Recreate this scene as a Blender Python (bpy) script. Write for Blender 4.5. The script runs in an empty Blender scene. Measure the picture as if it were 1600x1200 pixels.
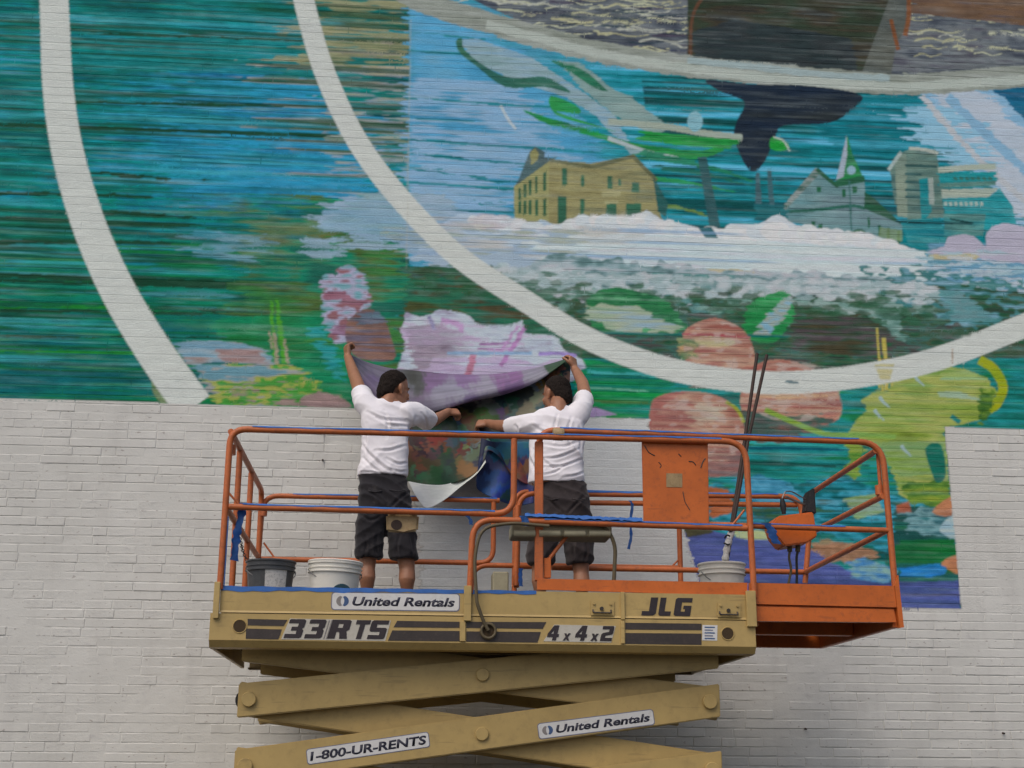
import bpy, bmesh, math, random
import numpy as np
from mathutils import Vector, Matrix, noise as mnoise

random.seed(7)
RNG = np.random.default_rng(11)
S = bpy.context.scene
R = math.radians

# ------------------------------------------------------------------ camera
FPX, PITCH, YAW, ROLL, CAM_Y, EYE = 2150.0, R(15.6), R(4.6), R(0.34), -10.4, 1.6
fw = np.array([math.sin(YAW) * math.cos(PITCH), math.cos(YAW) * math.cos(PITCH), math.sin(PITCH)])
r0 = np.array([math.cos(YAW), -math.sin(YAW), 0.0])
u0 = np.cross(r0, fw)
rt = r0 * math.cos(ROLL) + u0 * math.sin(ROLL)
up = np.cross(rt, fw)
CO = np.array([0.0, CAM_Y, EYE])
cam_data = bpy.data.cameras.new('camera')
cam_data.sensor_width = 36.0
cam_data.lens = 36.0 * FPX / 1600.0
cam_data.clip_start = 0.05
cam_data.clip_end = 600.0
cam = bpy.data.objects.new('camera', cam_data)
S.collection.objects.link(cam)
cam.matrix_world = Matrix(((rt[0], up[0], -fw[0], CO[0]), (rt[1], up[1], -fw[1], CO[1]),
                           (rt[2], up[2], -fw[2], CO[2]), (0, 0, 0, 1)))
S.camera = cam

# ------------------------------------------------------------------ daylight: soft overcast
SUN_EL, SUN_AZ = R(52), R(215)          # azimuth clockwise from +Y: behind and left of the camera
world = bpy.data.worlds.new('World')
S.world = world
world.use_nodes = True
wn = world.node_tree
sky = wn.nodes.new('ShaderNodeTexSky')
sky.sky_type = 'NISHITA'
sky.sun_disc = False
sky.sun_elevation = SUN_EL
sky.sun_rotation = SUN_AZ
sky.dust_density = 4.0
sky.air_density = 1.0
sky.ozone_density = 1.0
bg = wn.nodes['Background']
bg.inputs['Strength'].default_value = 0.075
wn.links.new(sky.outputs[0], bg.inputs['Color'])
sun_data = bpy.data.lights.new('sun', 'SUN')
sun_data.energy = 0.55
sun_data.angle = R(50)
sun_data.color = (1.0, 0.95, 0.88)
sun = bpy.data.objects.new('sun', sun_data)
S.collection.objects.link(sun)
sd = Vector((math.sin(SUN_AZ) * math.cos(SUN_EL), math.cos(SUN_AZ) * math.cos(SUN_EL), math.sin(SUN_EL)))
sun.rotation_euler = sd.to_track_quat('Z', 'Y').to_euler()
S.view_settings.view_transform = 'Standard'
S.view_settings.look = 'None'
S.view_settings.exposure = 0.74
S.view_settings.gamma = 1.0
S.view_settings.use_curve_mapping = False


def ray(px, py):
    return fw * FPX + rt * (px - 800) + up * (600 - py)


def at(px, py, Y):
    """point of the plane y = Y that was measured at this place of the photograph"""
    d = ray(px, py)
    return CO + d * ((Y - CO[1]) / d[1])


def lin(c):
    c = np.asarray(c, float) / 255.0
    return np.where(c <= 0.04045, c / 12.92, ((c + 0.055) / 1.055) ** 2.4)


PIG_TONE = np.array((0.80, 0.92, 0.91))
LIGHT_K = 0.61      # how bright white paint reads under this sky: photographed tone -> pigment


def pig(c, k=None):
    return np.clip(lin(c) * PIG_TONE / (k or LIGHT_K), 0.0, 0.86)

# ------------------------------------------------------------------ the mural's pigment, laid out in wall metres
MX0, MX1, MZ0, MZ1, MR = -4.7, 6.7, 2.05, 8.75, 0.006
MW, MH = int(round((MX1 - MX0) / MR)), int(round((MZ1 - MZ0) / MR))
PITCH_Z, PITCH_X = 0.0677, 0.213
canvas = np.zeros((MH, MW, 4))


def interp_matrix(n, step, rng):
    pos = np.arange(n) * MR / step + rng.random()
    i = np.floor(pos).astype(int)
    f = pos - i
    f = f * f * (3 - 2 * f)
    return i, f


def vnoise(sx, sz, seed):
    rng = np.random.default_rng(seed)
    iz, fz = interp_matrix(MH, sz, rng)
    ix, fx = interp_matrix(MW, sx, rng)
    lat = rng.random((iz[-1] + 2, ix[-1] + 2))
    a = lat[iz] * (1 - fz)[:, None] + lat[iz + 1] * fz[:, None]
    return a[:, ix] * (1 - fx) + a[:, ix + 1] * fx


def norm(a):
    a = a - a.mean()
    return np.clip(0.5 + a / (4.2 * a.std()), 0, 1)


# long brush runs that follow the courses, short runs, blotches, dabs
N_LONG = norm(vnoise(1.7, 0.034, 1) + 0.7 * vnoise(0.8, 0.016, 2) + 0.5 * vnoise(2.6, 0.0677, 3))
N_RUN = norm(vnoise(0.36, 0.022, 4) + 0.6 * vnoise(0.14, 0.014, 5))
N_BLOT = norm(vnoise(0.42, 0.2, 6) + 0.6 * vnoise(0.2, 0.09, 7))
N_DAB = norm(vnoise(0.10, 0.035, 8) + 0.7 * vnoise(0.045, 0.02, 9))
N_LINE = norm(vnoise(2.4, 0.026, 10) + 0.25 * vnoise(0.5, 0.02, 12))
N_FINE = norm(vnoise(0.09, 0.009, 13) + 0.6 * vnoise(0.03, 0.012, 14))
JAG = vnoise(0.25, 0.017, 21) - 0.5
JAG = JAG + 0.6 * (vnoise(0.09, 0.012, 22) - 0.5)
JAGZ = vnoise(0.07, 0.03, 23) - 0.5
N_STRK = norm(vnoise(0.55, 0.0105, 71) + .7 * vnoise(1.3, 0.013, 72))
NOISES = dict(s=N_STRK, l=N_LONG, r=N_RUN, b=N_BLOT, d=N_DAB, n=N_LINE, f=N_FINE)


def to_wall(pts):
    out = []
    for p in pts:
        w = at(p[0], p[1], 0.0)
        out.append(((w[0] - MX0) / MR, (w[2] - MZ0) / MR))
    return np.array(out)


def smooth_closed(pts, n=6):
    P = np.array(pts, float)
    m = len(P)
    res = []
    for i in range(m):
        a, b, c, d = P[i - 1], P[i], P[(i + 1) % m], P[(i + 2) % m]
        for k in range(n):
            t = k / n
            res.append(0.5 * (2 * b + (c - a) * t + (2 * a - 5 * b + 4 * c - d) * t * t + (3 * b - a - 3 * c + d) * t ** 3))
    return np.array(res)


def smooth_open(pts, n=8):
    P = np.array(pts, float)
    P = np.vstack([2 * P[0] - P[1], P, 2 * P[-1] - P[-2]])
    res = []
    for i in range(1, len(P) - 2):
        a, b, c, d = P[i - 1], P[i], P[i + 1], P[i + 2]
        for k in range(n):
            t = k / n
            res.append(0.5 * (2 * b + (c - a) * t + (2 * a - 5 * b + 4 * c - d) * t * t + (3 * b - a - 3 * c + d) * t ** 3))
    res.append(P[-2])
    return np.array(res)


def poly_mask(q):
    """even-odd scanline fill; returns (r0, r1, c0, c1, mask)"""
    ra, rb = max(0, int(q[:, 1].min()) - 8), min(MH, int(q[:, 1].max()) + 9)
    ca, cb = max(0, int(q[:, 0].min()) - 70), min(MW, int(q[:, 0].max()) + 71)
    if rb <= ra or cb <= ca:
        return None
    par = np.zeros((rb - ra, cb - ca + 1), np.int32)
    x1, y1 = q[:, 0], q[:, 1]
    x2, y2 = np.roll(x1, -1), np.roll(y1, -1)
    for k in range(len(q)):
        lo, hi = sorted((y1[k], y2[k]))
        a, b = max(ra, int(math.ceil(lo - 0.5))), min(rb, int(math.ceil(hi - 0.5)))
        if b <= a:
            continue
        rows = np.arange(a, b)
        xi = x1[k] + (rows + 0.5 - y1[k]) * (x2[k] - x1[k]) / (y2[k] - y1[k])
        cols = np.clip(np.ceil(xi - 0.5).astype(int) - ca, 0, cb - ca)
        np.add.at(par, (rows - ra, cols), 1)
    return ra, rb, ca, cb, (np.cumsum(par, 1)[:, :-1] % 2).astype(bool)


def paint(pts, cols, mix='l5b3d2', jag=0.0, jagz=0.0, alpha=1.0, grad=None, gain=1.0, thr=None, smooth=False, hard=False, fade=None):
    """fill an outline with a palette that a mix of brush noises (and a gradient) runs through.
    thr=(noise, level) keeps only the runs of that noise above the level"""
    q = to_wall(smooth_closed(pts) if smooth else pts)
    m = poly_mask(q)
    if m is None:
        return
    ra, rb, ca, cb, mask = m
    sl = (slice(ra, rb), slice(ca, cb))
    if jag or jagz:
        rr, cc = np.mgrid[0:rb - ra, 0:cb - ca]
        c2 = np.clip(cc + np.round(JAG[sl] * jag / MR * 2).astype(int), 0, cb - ca - 1)
        r2 = np.clip(rr + np.round(JAGZ[sl] * jagz / MR * 2).astype(int), 0, rb - ra - 1)
        mask = mask[r2, c2]
    al = mask.astype(float) * alpha
    if thr:
        lv = NOISES[thr[0]][sl]
        if thr[0] == 'b':
            lv = .45 * lv + .30 * N_RUN[sl] + .25 * N_STRK[sl]
        al = al * np.clip((lv - thr[1]) * (9 if thr[0] == 'b' else 14) + .5, 0, 1)
    if fade:
        g = to_wall(fade)
        d = g[1] - g[0]
        rr, cc = np.mgrid[ra:rb, ca:cb]
        f = ((cc - g[0][0]) * d[0] + (rr - g[0][1]) * d[1]) / (d @ d)
        al = al * np.clip(f + 0.9 * (N_RUN[sl] - 0.5) + 0.4 * (N_FINE[sl] - 0.5), 0, 1)
    t = 0
    tot = 0
    for k in range(0, len(mix), 2):
        w = int(mix[k + 1])
        t = t + w * (NOISES[mix[k]][sl] - 0.5)
        tot += w
    t = t / max(tot, 1) * 1.5 * gain
    if grad:
        g = to_wall(grad)
        d = g[1] - g[0]
        rr, cc = np.mgrid[ra:rb, ca:cb]
        t = t + ((cc - g[0][0]) * d[0] + (rr - g[0][1]) * d[1]) / (d @ d)
    else:
        t = t + 0.5
    pal = np.array([pig(c) for c in cols])
    if len(pal) == 1:
        col = np.broadcast_to(pal[0], t.shape + (3,)) * (1 + 0.12 * (N_FINE[sl] - 0.5))[..., None]
    else:
        t = np.clip(t, 0, 1) * (len(pal) - 1)
        if hard:
            t = np.floor(t) + np.clip((t - np.floor(t) - 0.5) * 5 + 0.5, 0, 1)
        i = np.clip(np.floor(t).astype(int), 0, len(pal) - 2)
        f = (t - i)[..., None]
        col = pal[i] * (1 - f) + pal[i + 1] * f
    c = canvas[sl]
    c[..., :3] = c[..., :3] * (1 - al[..., None]) + col * al[..., None]
    c[..., 3] = np.maximum(c[..., 3], al)


def stroke(pts, width, cols, smooth=True, w2=None, **kw):
    """a band of the given photographed width along a line"""
    P = smooth_open(pts) if smooth else np.array(pts, float)
    d = np.gradient(P, axis=0)
    n = np.stack([-d[:, 1], d[:, 0]], 1)
    n /= np.linalg.norm(n, axis=1)[:, None] + 1e-9
    w = np.linspace(width, w2 if w2 is not None else width, len(P))[:, None] / 2
    paint(list(P + n * w) + list((P - n * w)[::-1]), cols, **kw)


def ell(cx, cy, rx, ry, n=28, a=0.0):
    return [(cx + rx * math.cos(t) * math.cos(a) - ry * math.sin(t) * math.sin(a),
             cy + rx * math.cos(t) * math.sin(a) + ry * math.sin(t) * math.cos(a)) for t in np.linspace(0, 2 * math.pi, n, endpoint=False)]


def paint_mural():
    T1, T2, T3, T4, T5 = (20, 98, 96), (30, 124, 118), (34, 124, 148), (18, 70, 66), (74, 160, 170)
    edge = [(-900, 590), (0, 622), (330, 632), (600, 640), (915, 652), (1016, 655), (1004, 700), (1040, 765), (1067, 823), (1091, 903),
            (1098, 941), (1502, 952), (1476, 667), (1600, 671), (2400, 700), (2400, -900), (-900, -900)]
    # underwater ground of blue-green runs
    paint(edge, [(22, 82, 86), T1, T2, T3, (60, 138, 172)], 's5l4r1b4', gain=1.1, jag=0.004)
    paint([(-900, 250), (0, 250), (480, 300), (640, 420), (640, 640), (0, 640), (-900, 640)],
          [(18, 80, 62), (20, 106, 88), (26, 122, 102), (30, 104, 124)], 's4l4r2b3', fade=[(200, 250), (200, 420)], gain=1.1)
    paint([(-900, 470), (330, 470), (560, 480), (600, 650), (-900, 650)], [(18, 84, 98), (18, 104, 84), (24, 112, 64)], 's4l4b4', grad=[(0, 520), (900, 560)],
          alpha=0.75, fade=[(100, 460), (100, 540)])
    paint([(110, 120), (400, 100), (600, 190), (560, 330), (330, 330), (140, 240)], [(40, 120, 170), (62, 142, 188), (40, 128, 150)], 's4l4b2', jag=0.3, alpha=.75, fade=[(150, 120), (420, 170)])
    paint([(130, 20), (520, 20), (560, 120), (130, 110)], [(36, 122, 120), (50, 136, 150)], 's5l4b2', jag=0.3, alpha=.6)
    paint([(200, 290), (520, 320), (480, 430), (200, 420)], [(40, 112, 150), (36, 104, 130)], 's4l4b2', jag=0.3, alpha=.55, thr=('s', .45))
    # tan runs beside the seam
    paint([(420, -60), (645, -60), (640, 130), (330, 130), (470, 80)], [(140, 132, 108), (150, 142, 116)], 'r5', thr=('l', .52), jag=0.3, alpha=.9)
    paint([(500, -20), (645, -20), (640, 120), (470, 100)], [(134, 130, 100), (150, 140, 108)], 'r5', thr=('r', .40), jag=0.1, alpha=.9)
    paint([(400, 90), (640, 60), (640, 330), (455, 310)], [(168, 160, 158), (172, 150, 140)], 'r5', thr=('n', .62), jag=0.3, alpha=.9)
    paint([(500, 100), (640, 100), (640, 330), (520, 330)], [(160, 165, 185), (140, 150, 175), (170, 155, 135)], 'r5', thr=('r', .55), jag=0.1, alpha=.7)
    # dark runs
    paint([(-900, -900), (645, -900), (640, 640), (-900, 640)], [(22, 70, 56), (26, 66, 48)], 'r5', thr=('n', .68), alpha=.8)
    paint([(-900, -900), (645, -900), (640, 640), (-900, 640)], [(84, 160, 176), (72, 150, 160)], 'r5', thr=('l', .82), alpha=.5)
    paint([(-900, -900), (645, -900), (640, 640), (-900, 640)], [(20, 72, 60), (30, 76, 46)], 'r5', thr=('s', .70), alpha=.6)
    paint([(-900, 380), (420, 380), (560, 640), (-900, 640)], [(28, 112, 52), (24, 90, 56)], 'r5', thr=('s', .66), alpha=.7)
    for (xa, ya, xb, yb, w) in ((-300, 185, 540, 213, 6), (110, 52, 500, 64, 3), (120, 160, 430, 166, 4), (-100, 338, 300, 352, 7), (-100, 300, 210, 306, 5),
                               (-100, 377, 260, 380, 6), (-50, 428, 540, 450, 8), (-50, 437, 420, 452, 5), (-50, 484, 320, 490, 5), (-50, 525, 360, 528, 3),
                               (340, 487, 520, 498, 8), (200, 442, 520, 452, 5), (120, 268, 300, 282, 5), (150, 330, 300, 340, 6)):
        stroke([(xa, ya), ((xa + xb) / 2, (ya + yb) / 2), (xb, yb)], w, [(22, 62, 44), (34, 66, 50)], jag=0.25, jagz=0.006, mix='r5')
    for (xa, ya, xb, yb, w) in ((-300, 545, 300, 552, 4), (-300, 482, 200, 480, 3), (300, 542, 420, 548, 3)):
        stroke([(xa, ya), ((xa + xb) / 2, (ya + yb) / 2), (xb, yb)], w, [(40, 120, 50)], jag=0.25, mix='r5')
    # olive and moss zone right of the first ring
    paint([(330, 300), (500, 305), (640, 350), (640, 640), (450, 640), (330, 560), (380, 420)],
          [(34, 92, 78), (36, 120, 92), (78, 92, 52), (60, 110, 60)], 'r4b6', jag=0.12, fade=[(300, 400), (470, 430)], gain=1.3)
    paint([(400, 320), (510, 320), (520, 420), (360, 400)], [(104, 104, 72), (84, 112, 84), (110, 98, 56)], 'r5b4', jag=0.12, alpha=.8, thr=('b', .45))
    paint([(300, 360), (420, 365), (400, 410), (300, 400)], [(110, 140, 160), (120, 150, 170), (70, 130, 150)], 'r6', jag=0.12, alpha=.7, thr=('r', .4))
    paint([(330, 500), (560, 480), (600, 640), (400, 640)], [(26, 102, 70), (34, 122, 84), (30, 100, 50)], 'l4b5', jag=.05, alpha=.85)
    # right half: light blue lake air
    sea = [(641, -900), (2400, -900), (2400, 560), (1100, 560), (800, 520), (700, 440), (639, 412)]
    paint(sea, [(26, 114, 122), (44, 134, 150), (76, 138, 164), (92, 146, 176)], 'l6r2b2', grad=[(1250, 240), (560, 180)], gain=.55)
    paint([(645, -60), (700, 30), (830, 90), (960, 250), (900, 330), (640, 330)], [(74, 136, 172), (88, 148, 184), (104, 150, 178)], 'l3b5', jag=.1)
    paint([(641, 120), (810, 130), (900, 260), (800, 340), (638, 330)], [(140, 142, 140), (150, 165, 190), (128, 156, 186)], 'r4b5', alpha=.7, jag=.1, thr=('b', .4))
    for (xa, ya, xb, yb, w) in ((648, 52, 760, 62, 3), (648, 80, 720, 84, 4), (646, 154, 840, 166, 3), (644, 218, 960, 240, 4), (642, 262, 800, 286, 4), (642, 285, 800, 296, 5),
                               (760, 315, 806, 330, 5), (645, 325, 800, 332, 3), (640, 240, 860, 262, 3), (642, 185, 760, 190, 2), (760, 163, 900, 170, 3)):
        stroke([(xa, ya), ((xa + xb) / 2, (ya + yb) / 2), (xb, yb)], w, [(48, 122, 138), (40, 112, 120)], jag=.2, mix='r5')
    # turquoise deep water to the right
    paint([(900, 60), (1450, 120), (1480, 200), (1500, 350), (1240, 400), (1050, 330), (880, 200)], [(26, 92, 98), (34, 118, 126), (54, 140, 162), (84, 160, 190)], 'l6r4', jag=.15, gain=1.2, fade=[(880, 200), (1060, 210)])
    paint([(900, 70), (1100, 125), (1450, 130), (1450, 330), (1050, 330)], [(92, 162, 200), (104, 172, 206)], 'r5', thr=('l', .68), alpha=.8)
    paint([(1000, 100), (1500, 130), (1480, 390), (1030, 360)], [(22, 72, 70), (18, 60, 64)], 'r5', thr=('n', .70), alpha=.9)
    paint([(1250, 150), (1450, 150), (1470, 250), (1300, 240)], [(20, 96, 112), (34, 120, 130)], 'l5', jag=.1, alpha=.6)
    # pale sun shaft upper right
    paint([(1440, 140), (1600, 130), (2400, 400), (2400, 540), (1600, 420), (1590, 350), (1500, 260), (1450, 200)], [(118, 152, 180), (134, 164, 190), (150, 172, 196)], 'l4r4', jag=.16)
    paint([(1455, 140), (1530, 136), (1700, 300), (1700, 400), (1580, 330)], [(168, 172, 186), (178, 178, 190)], 'l5', jag=.1)
    paint([(1400, 170), (1480, 165), (1560, 260), (1480, 255), (1420, 200)], [(146, 176, 196), (128, 166, 190)], 'l5r3', jag=.22)
    stroke([(1440, 150), (1520, 240), (1640, 350)], 9, [(176, 172, 178)], jag=.02)
    stroke([(1480, 150), (1540, 210), (1640, 300)], 14, [(130, 160, 186)], jag=.02)
    paint([(1545, 132), (2400, 150), (2400, 400), (1700, 260), (1600, 185)], [(28, 80, 112), (38, 100, 130)], 'l5', jag=.03)
    # top: lake surface scene
    paint([(680, -900), (700, -20), (760, 10), (830, 40), (960, 80), (1080, 105), (1400, 118), (2400, 120), (2400, -900)],
          [(66, 68, 80), (92, 94, 102), (110, 110, 114), (80, 76, 86)], 'r4b4d2', gain=1.2)
    for k in range(190):
        x = 760 + 360 * random.random() ** .9 if k < 125 else 1400 + 230 * random.random()
        y = -60 + 150 * random.random()
        if y > 100 - max(0, (960 - x)) * .3 - 14:
            continue
        L = random.uniform(25, 90)
        a = random.uniform(-5, 5)
        stroke([(x - L / 2, y + a), (x - L * .2, y - 2), (x + L * .15, y + 3), (x + L / 2, y - a * .5)], random.uniform(1.8, 3.8),
               [random.choice([(176, 168, 140), (168, 158, 128), (182, 176, 152), (172, 166, 156)])], w2=1.2, jag=.02)
    for k in range(46):
        x, y = random.uniform(840, 1080), random.uniform(-50, 85)
        if y > 100 - max(0, (960 - x)) * .3 - 10:
            continue
        stroke([(x - 26, y), (x, y + 2), (x + 30, y - 1)], random.uniform(2, 5), [random.choice([(54, 56, 74), (72, 64, 80), (48, 60, 70)])], w2=1, jag=.03)
    paint([(1405, -900), (1420, 20), (1600, 40), (2400, 60), (2400, -900)], [(92, 70, 62), (112, 84, 66), (84, 76, 84)], 'r4b5', jag=.08)
    # boat hull
    paint([(1076, -400), (1074, 90), (1180, 108), (1345, 118), (1400, -20), (1400, -400)], [(56, 54, 44), (48, 58, 46), (64, 56, 46), (44, 48, 50)], 'l3b6r2')
    paint([(1085, 92), (1082, 50), (1150, 30), (1330, 60), (1340, 110), (1200, 104)], [(38, 46, 56), (48, 56, 62)], 'l4b4', alpha=.7, jag=.03)
    stroke([(1078, 90), (1084, 20), (1120, -30)], 5, [(92, 62, 48)])
    paint([(1345, 118), (1400, -30), (1420, -30), (1418, 40), (1400, 70), (1392, 118)], [(82, 84, 82), (92, 90, 84)], 'b5')
    stroke([(1392, 30), (1402, 72), (1404, 78)], 6, [(116, 70, 46)])
    stroke([(1418, -60), (1420, 20), (1414, 56)], 7, [(122, 76, 52)])
    # rim of foam between lake surface and the view below
    stroke([(590, -40), (660, 2), (780, 40), (930, 80), (1080, 104), (1250, 120), (1400, 132), (1500, 128), (1620, 118), (1800, 116)], 34,
           [(128, 128, 120), (146, 144, 138), (156, 154, 150)], mix='r5b3', jagz=.012, jag=.015)
    stroke([(760, 38), (930, 82), (1080, 108), (1250, 126), (1400, 136), (1480, 132), (1620, 124)], 14, [(166, 166, 160), (172, 170, 164)], mix='r5', jagz=.01)
    stroke([(1074, 94), (1180, 105), (1300, 118), (1390, 122)], 10, [(150, 158, 160)], jagz=.006)
    # dark tail below the foam
    paint(smooth_closed([(1104, 125), (1180, 132), (1260, 134), (1345, 148), (1330, 172), (1296, 192), (1226, 196), (1212, 212), (1196, 250), (1177, 269),
                         (1160, 250), (1147, 212), (1152, 188), (1164, 162), (1150, 152), (1124, 142)], 4), [(28, 38, 54), (34, 42, 54), (42, 46, 50)], 'l3b4')
    # leaf-green fish and fronds
    paint([(716, 62), (745, 60), (830, 90), (905, 140), (960, 180), (985, 225), (1010, 245), (985, 240), (930, 180), (880, 150), (812, 130), (740, 95)],
          [(122, 142, 146), (142, 158, 168), (110, 146, 176)], 'r4b4', smooth=False, jag=.015)
    paint([(870, 95), (905, 98), (960, 140), (985, 150), (1040, 195), (1030, 215), (960, 180), (910, 140)], [(116, 140, 140), (136, 150, 148)], 'r4b4', jag=.015)
    paint(smooth_closed([(713, 64), (722, 60), (726, 78), (760, 105), (800, 122), (850, 120), (880, 135), (890, 145), (850, 136), (790, 136), (745, 104), (718, 82)], 4), [(48, 92, 84), (62, 104, 78)], 'b5')
    paint(smooth_closed([(862, 96), (880, 98), (915, 112), (945, 138), (950, 143), (930, 138), (890, 112)], 4), [(40, 94, 74), (48, 110, 84)], 'b5')
    paint(smooth_closed([(820, 172), (850, 182), (900, 196), (960, 215), (1000, 225), (1100, 235), (1160, 212), (1100, 248), (1010, 238), (900, 205), (850, 192)], 4), [(34, 112, 62), (46, 132, 66), (30, 96, 80)], 'r4b5', jag=.02)
    paint(smooth_closed([(860, 150), (900, 165), (905, 178), (870, 175), (960, 205), (940, 200), (870, 180)], 4), [(50, 132, 80), (60, 140, 70)], 'b5')
    stroke([(950, 190), (1040, 198), (1100, 208), (1160, 215)], 10, [(156, 160, 152), (150, 152, 140)], mix='r5')
    stroke([(1000, 212), (1080, 220), (1150, 226)], 16, [(40, 128, 64), (52, 140, 70)], mix='r5', jag=.05)
    stroke([(950, 216), (1010, 236), (1060, 246)], 7, [(168, 172, 176)], w2=2)
    stroke([(782, 165), (795, 188), (806, 202)], 4, [(178, 180, 186)])
    paint(smooth_closed([(1205, 215), (1222, 218), (1234, 230), (1220, 236), (1204, 232)], 4), [(44, 140, 60)], 'b5')
    stroke([(1208, 214), (1224, 220), (1234, 236)], 3, [(170, 176, 166)])
    paint(ell(1086, 190, 12, 16), [(128, 164, 176)], 'b5')
    for (xa, ya, xb, yb, w, c) in ((1000, 240, 1180, 285, 14, (38, 110, 84)), (960, 275, 1150, 300, 10, (44, 126, 76)), (1000, 320, 1110, 338, 8, (96, 118, 66)), (1030, 262, 1170, 290, 9, (34, 92, 80))):
        stroke([(xa, ya), ((xa + xb) / 2, (ya + yb) / 2 - 5), (xb, yb)], w, [c, tuple(v + 14 for v in c)], w2=2, mix='r5', jag=.06)
    # stone school building
    paint([(803, 291), (830, 262), (860, 250), (925, 255), (990, 243), (1020, 275), (1030, 330), (1035, 345), (940, 352), (804, 352)], [(134, 122, 86), (146, 134, 98), (122, 118, 92)], 'r4b4')
    paint([(803, 291), (858, 250), (858, 345), (804, 352)], [(146, 138, 98), (156, 146, 104)], 'b5')
    paint([(828, 236), (836, 229), (852, 238), (850, 246), (870, 246), (858, 252), (806, 290), (812, 276)], [(74, 92, 96), (88, 100, 100)], 'b5')
    paint([(828, 238), (836, 232), (842, 240), (840, 250), (830, 258)], [(140, 132, 92)], 'b5')
    paint([(860, 248), (925, 258), (990, 241), (1028, 280), (1024, 284), (988, 248), (926, 264), (860, 253)], [(100, 98, 74)], 'b5')
    for i, x in enumerate((810, 818, 826, 836, 849)):
        h = 14 + i * 2.4
        yy = 302 - i * 6
        paint([(x, yy - 8), (x + 4, yy - 9), (x + 4, yy + h - 4), (x, yy + h - 3)], [(48, 86, 66)])
        paint([(x, 315 - i), (x + 4.5, 314 - i), (x + 4.5, 334 + i), (x, 334 + i)], [(48, 86, 66)])
    for (a, b, c, d) in ((878, 263, 8, 26), (908, 273, 5, 18), (871, 307, 14, 42), (907, 311, 6, 24), (949, 275, 8, 20), (987, 285, 12, 16), (947, 318, 16, 22), (978, 318, 24, 26), (966, 280, 5, 10)):
        paint([(a, b), (a + c, b), (a + c, b + d), (a, b + d)], [(52, 92, 74), (62, 100, 80)], 'b5')
    paint([(940, 300), (970, 298), (970, 306), (940, 308)], [(160, 150, 116)])
    paint([(944, 314), (966, 313), (966, 318), (944, 319)], [(160, 150, 116)])
    paint([(1020, 275), (1034, 300), (1044, 318), (1040, 340), (1028, 330)], [(44, 84, 82)], 'b5')
    # white wooden church, mill and sheds
    paint([(1222, 326), (1274, 263), (1310, 288), (1328, 276), (1350, 280), (1352, 312), (1410, 352), (1408, 378), (1222, 345)], [(98, 128, 134), (116, 138, 142), (104, 120, 128)], 'l4b4')
    paint([(1274, 262), (1284, 268), (1226, 330), (1218, 328)], [(146, 146, 146), (60, 92, 82)], 'f5', gain=1.5)
    stroke([(1276, 264), (1294, 280), (1310, 292)], 6, [(44, 84, 62)])
    stroke([(1222, 331), (1275, 328), (1330, 322), (1352, 326)], 5, [(48, 92, 80)], jagz=.004)
    paint([(1324, 212), (1332, 240), (1348, 276), (1308, 282), (1314, 262)], [(48, 120, 72), (44, 104, 74)], 'b4')
    paint([(1323, 210), (1324, 240), (1318, 276), (1306, 282), (1314, 250)], [(156, 160, 174)], 'b4')
    paint(ell(1330, 266, 7, 7), [(140, 164, 180)])
    paint([(1302, 284), (1350, 274), (1352, 284), (1310, 292)], [(44, 90, 66)])
    paint([(1351, 300), (1366, 310), (1412, 352), (1350, 326)], [(50, 92, 60), (42, 82, 62)], 'b4')
    for (a, b, c, d) in ((1276, 292, 7, 8), (1316, 296, 5, 12), (1332, 291, 7, 11), (1268, 346, 6, 12), (1278, 350, 7, 20), (1372, 352, 4, 16), (1386, 356, 4, 18), (1402, 360, 4, 22), (1356, 340, 3, 16)):
        paint([(a, b), (a + c, b), (a + c, b + d), (a, b + d)], [(42, 92, 66)])
    stroke([(1327, 282), (1329, 330), (1331, 370)], 2.5, [(60, 100, 96)])
    paint([(1375, 355), (1410, 360), (1410, 378), (1372, 370)], [(116, 128, 92)], 'b4', alpha=.7)
    paint(ell(1342, 366, 12, 8), [(64, 98, 80)])
    paint([(1406, 240), (1424, 232), (1462, 234), (1464, 240), (1472, 310), (1476, 340), (1420, 350), (1412, 320), (1398, 320), (1390, 262)], [(84, 108, 104), (104, 122, 114), (70, 98, 98)], 'b5r3')
    paint([(1398, 246), (1416, 240), (1418, 340), (1402, 338)], [(118, 130, 120), (134, 140, 126)], 'b4')
    paint([(1386, 264), (1406, 236), (1410, 240), (1390, 268)], [(160, 166, 164)])
    stroke([(1420, 232), (1445, 234), (1466, 240)], 5, [(170, 168, 160)])
    for yy in (258, 272, 284, 296, 308):
        stroke([(1414, yy), (1440, yy + 1)], 4, [(60, 90, 90)], smooth=False)
    stroke([(1414, 258), (1464, 261)], 4, [(48, 76, 76)], smooth=False)
    paint([(1436, 280), (1452, 278), (1456, 330), (1440, 350)], [(34, 116, 124), (50, 128, 134)], 'b4')
    paint([(1450, 278), (1458, 278), (1460, 320), (1452, 320)], [(146, 150, 146)])
    paint([(1406, 344), (1470, 340), (1480, 388), (1420, 384)], [(36, 110, 122), (48, 126, 134), (86, 136, 138)], 'r5b4')
    stroke([(1466, 266), (1510, 262), (1556, 260)], 9, [(158, 160, 148), (168, 168, 160)], mix='r4')
    paint([(1466, 271), (1556, 268), (1558, 284), (1468, 292)], [(32, 118, 124), (48, 132, 138)], 'l4', jag=.02)
    stroke([(1468, 290), (1556, 286)], 7, [(90, 122, 116)], smooth=False)
    for k in range(7):
        stroke([(1490 + k * 9, 278), (1496 + k * 9, 280)], 4, [(60, 96, 84)], smooth=False)
    paint([(1470, 296), (1560, 294), (1545, 308), (1472, 310)], [(162, 162, 150), (152, 158, 150)], 'r4')
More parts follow.
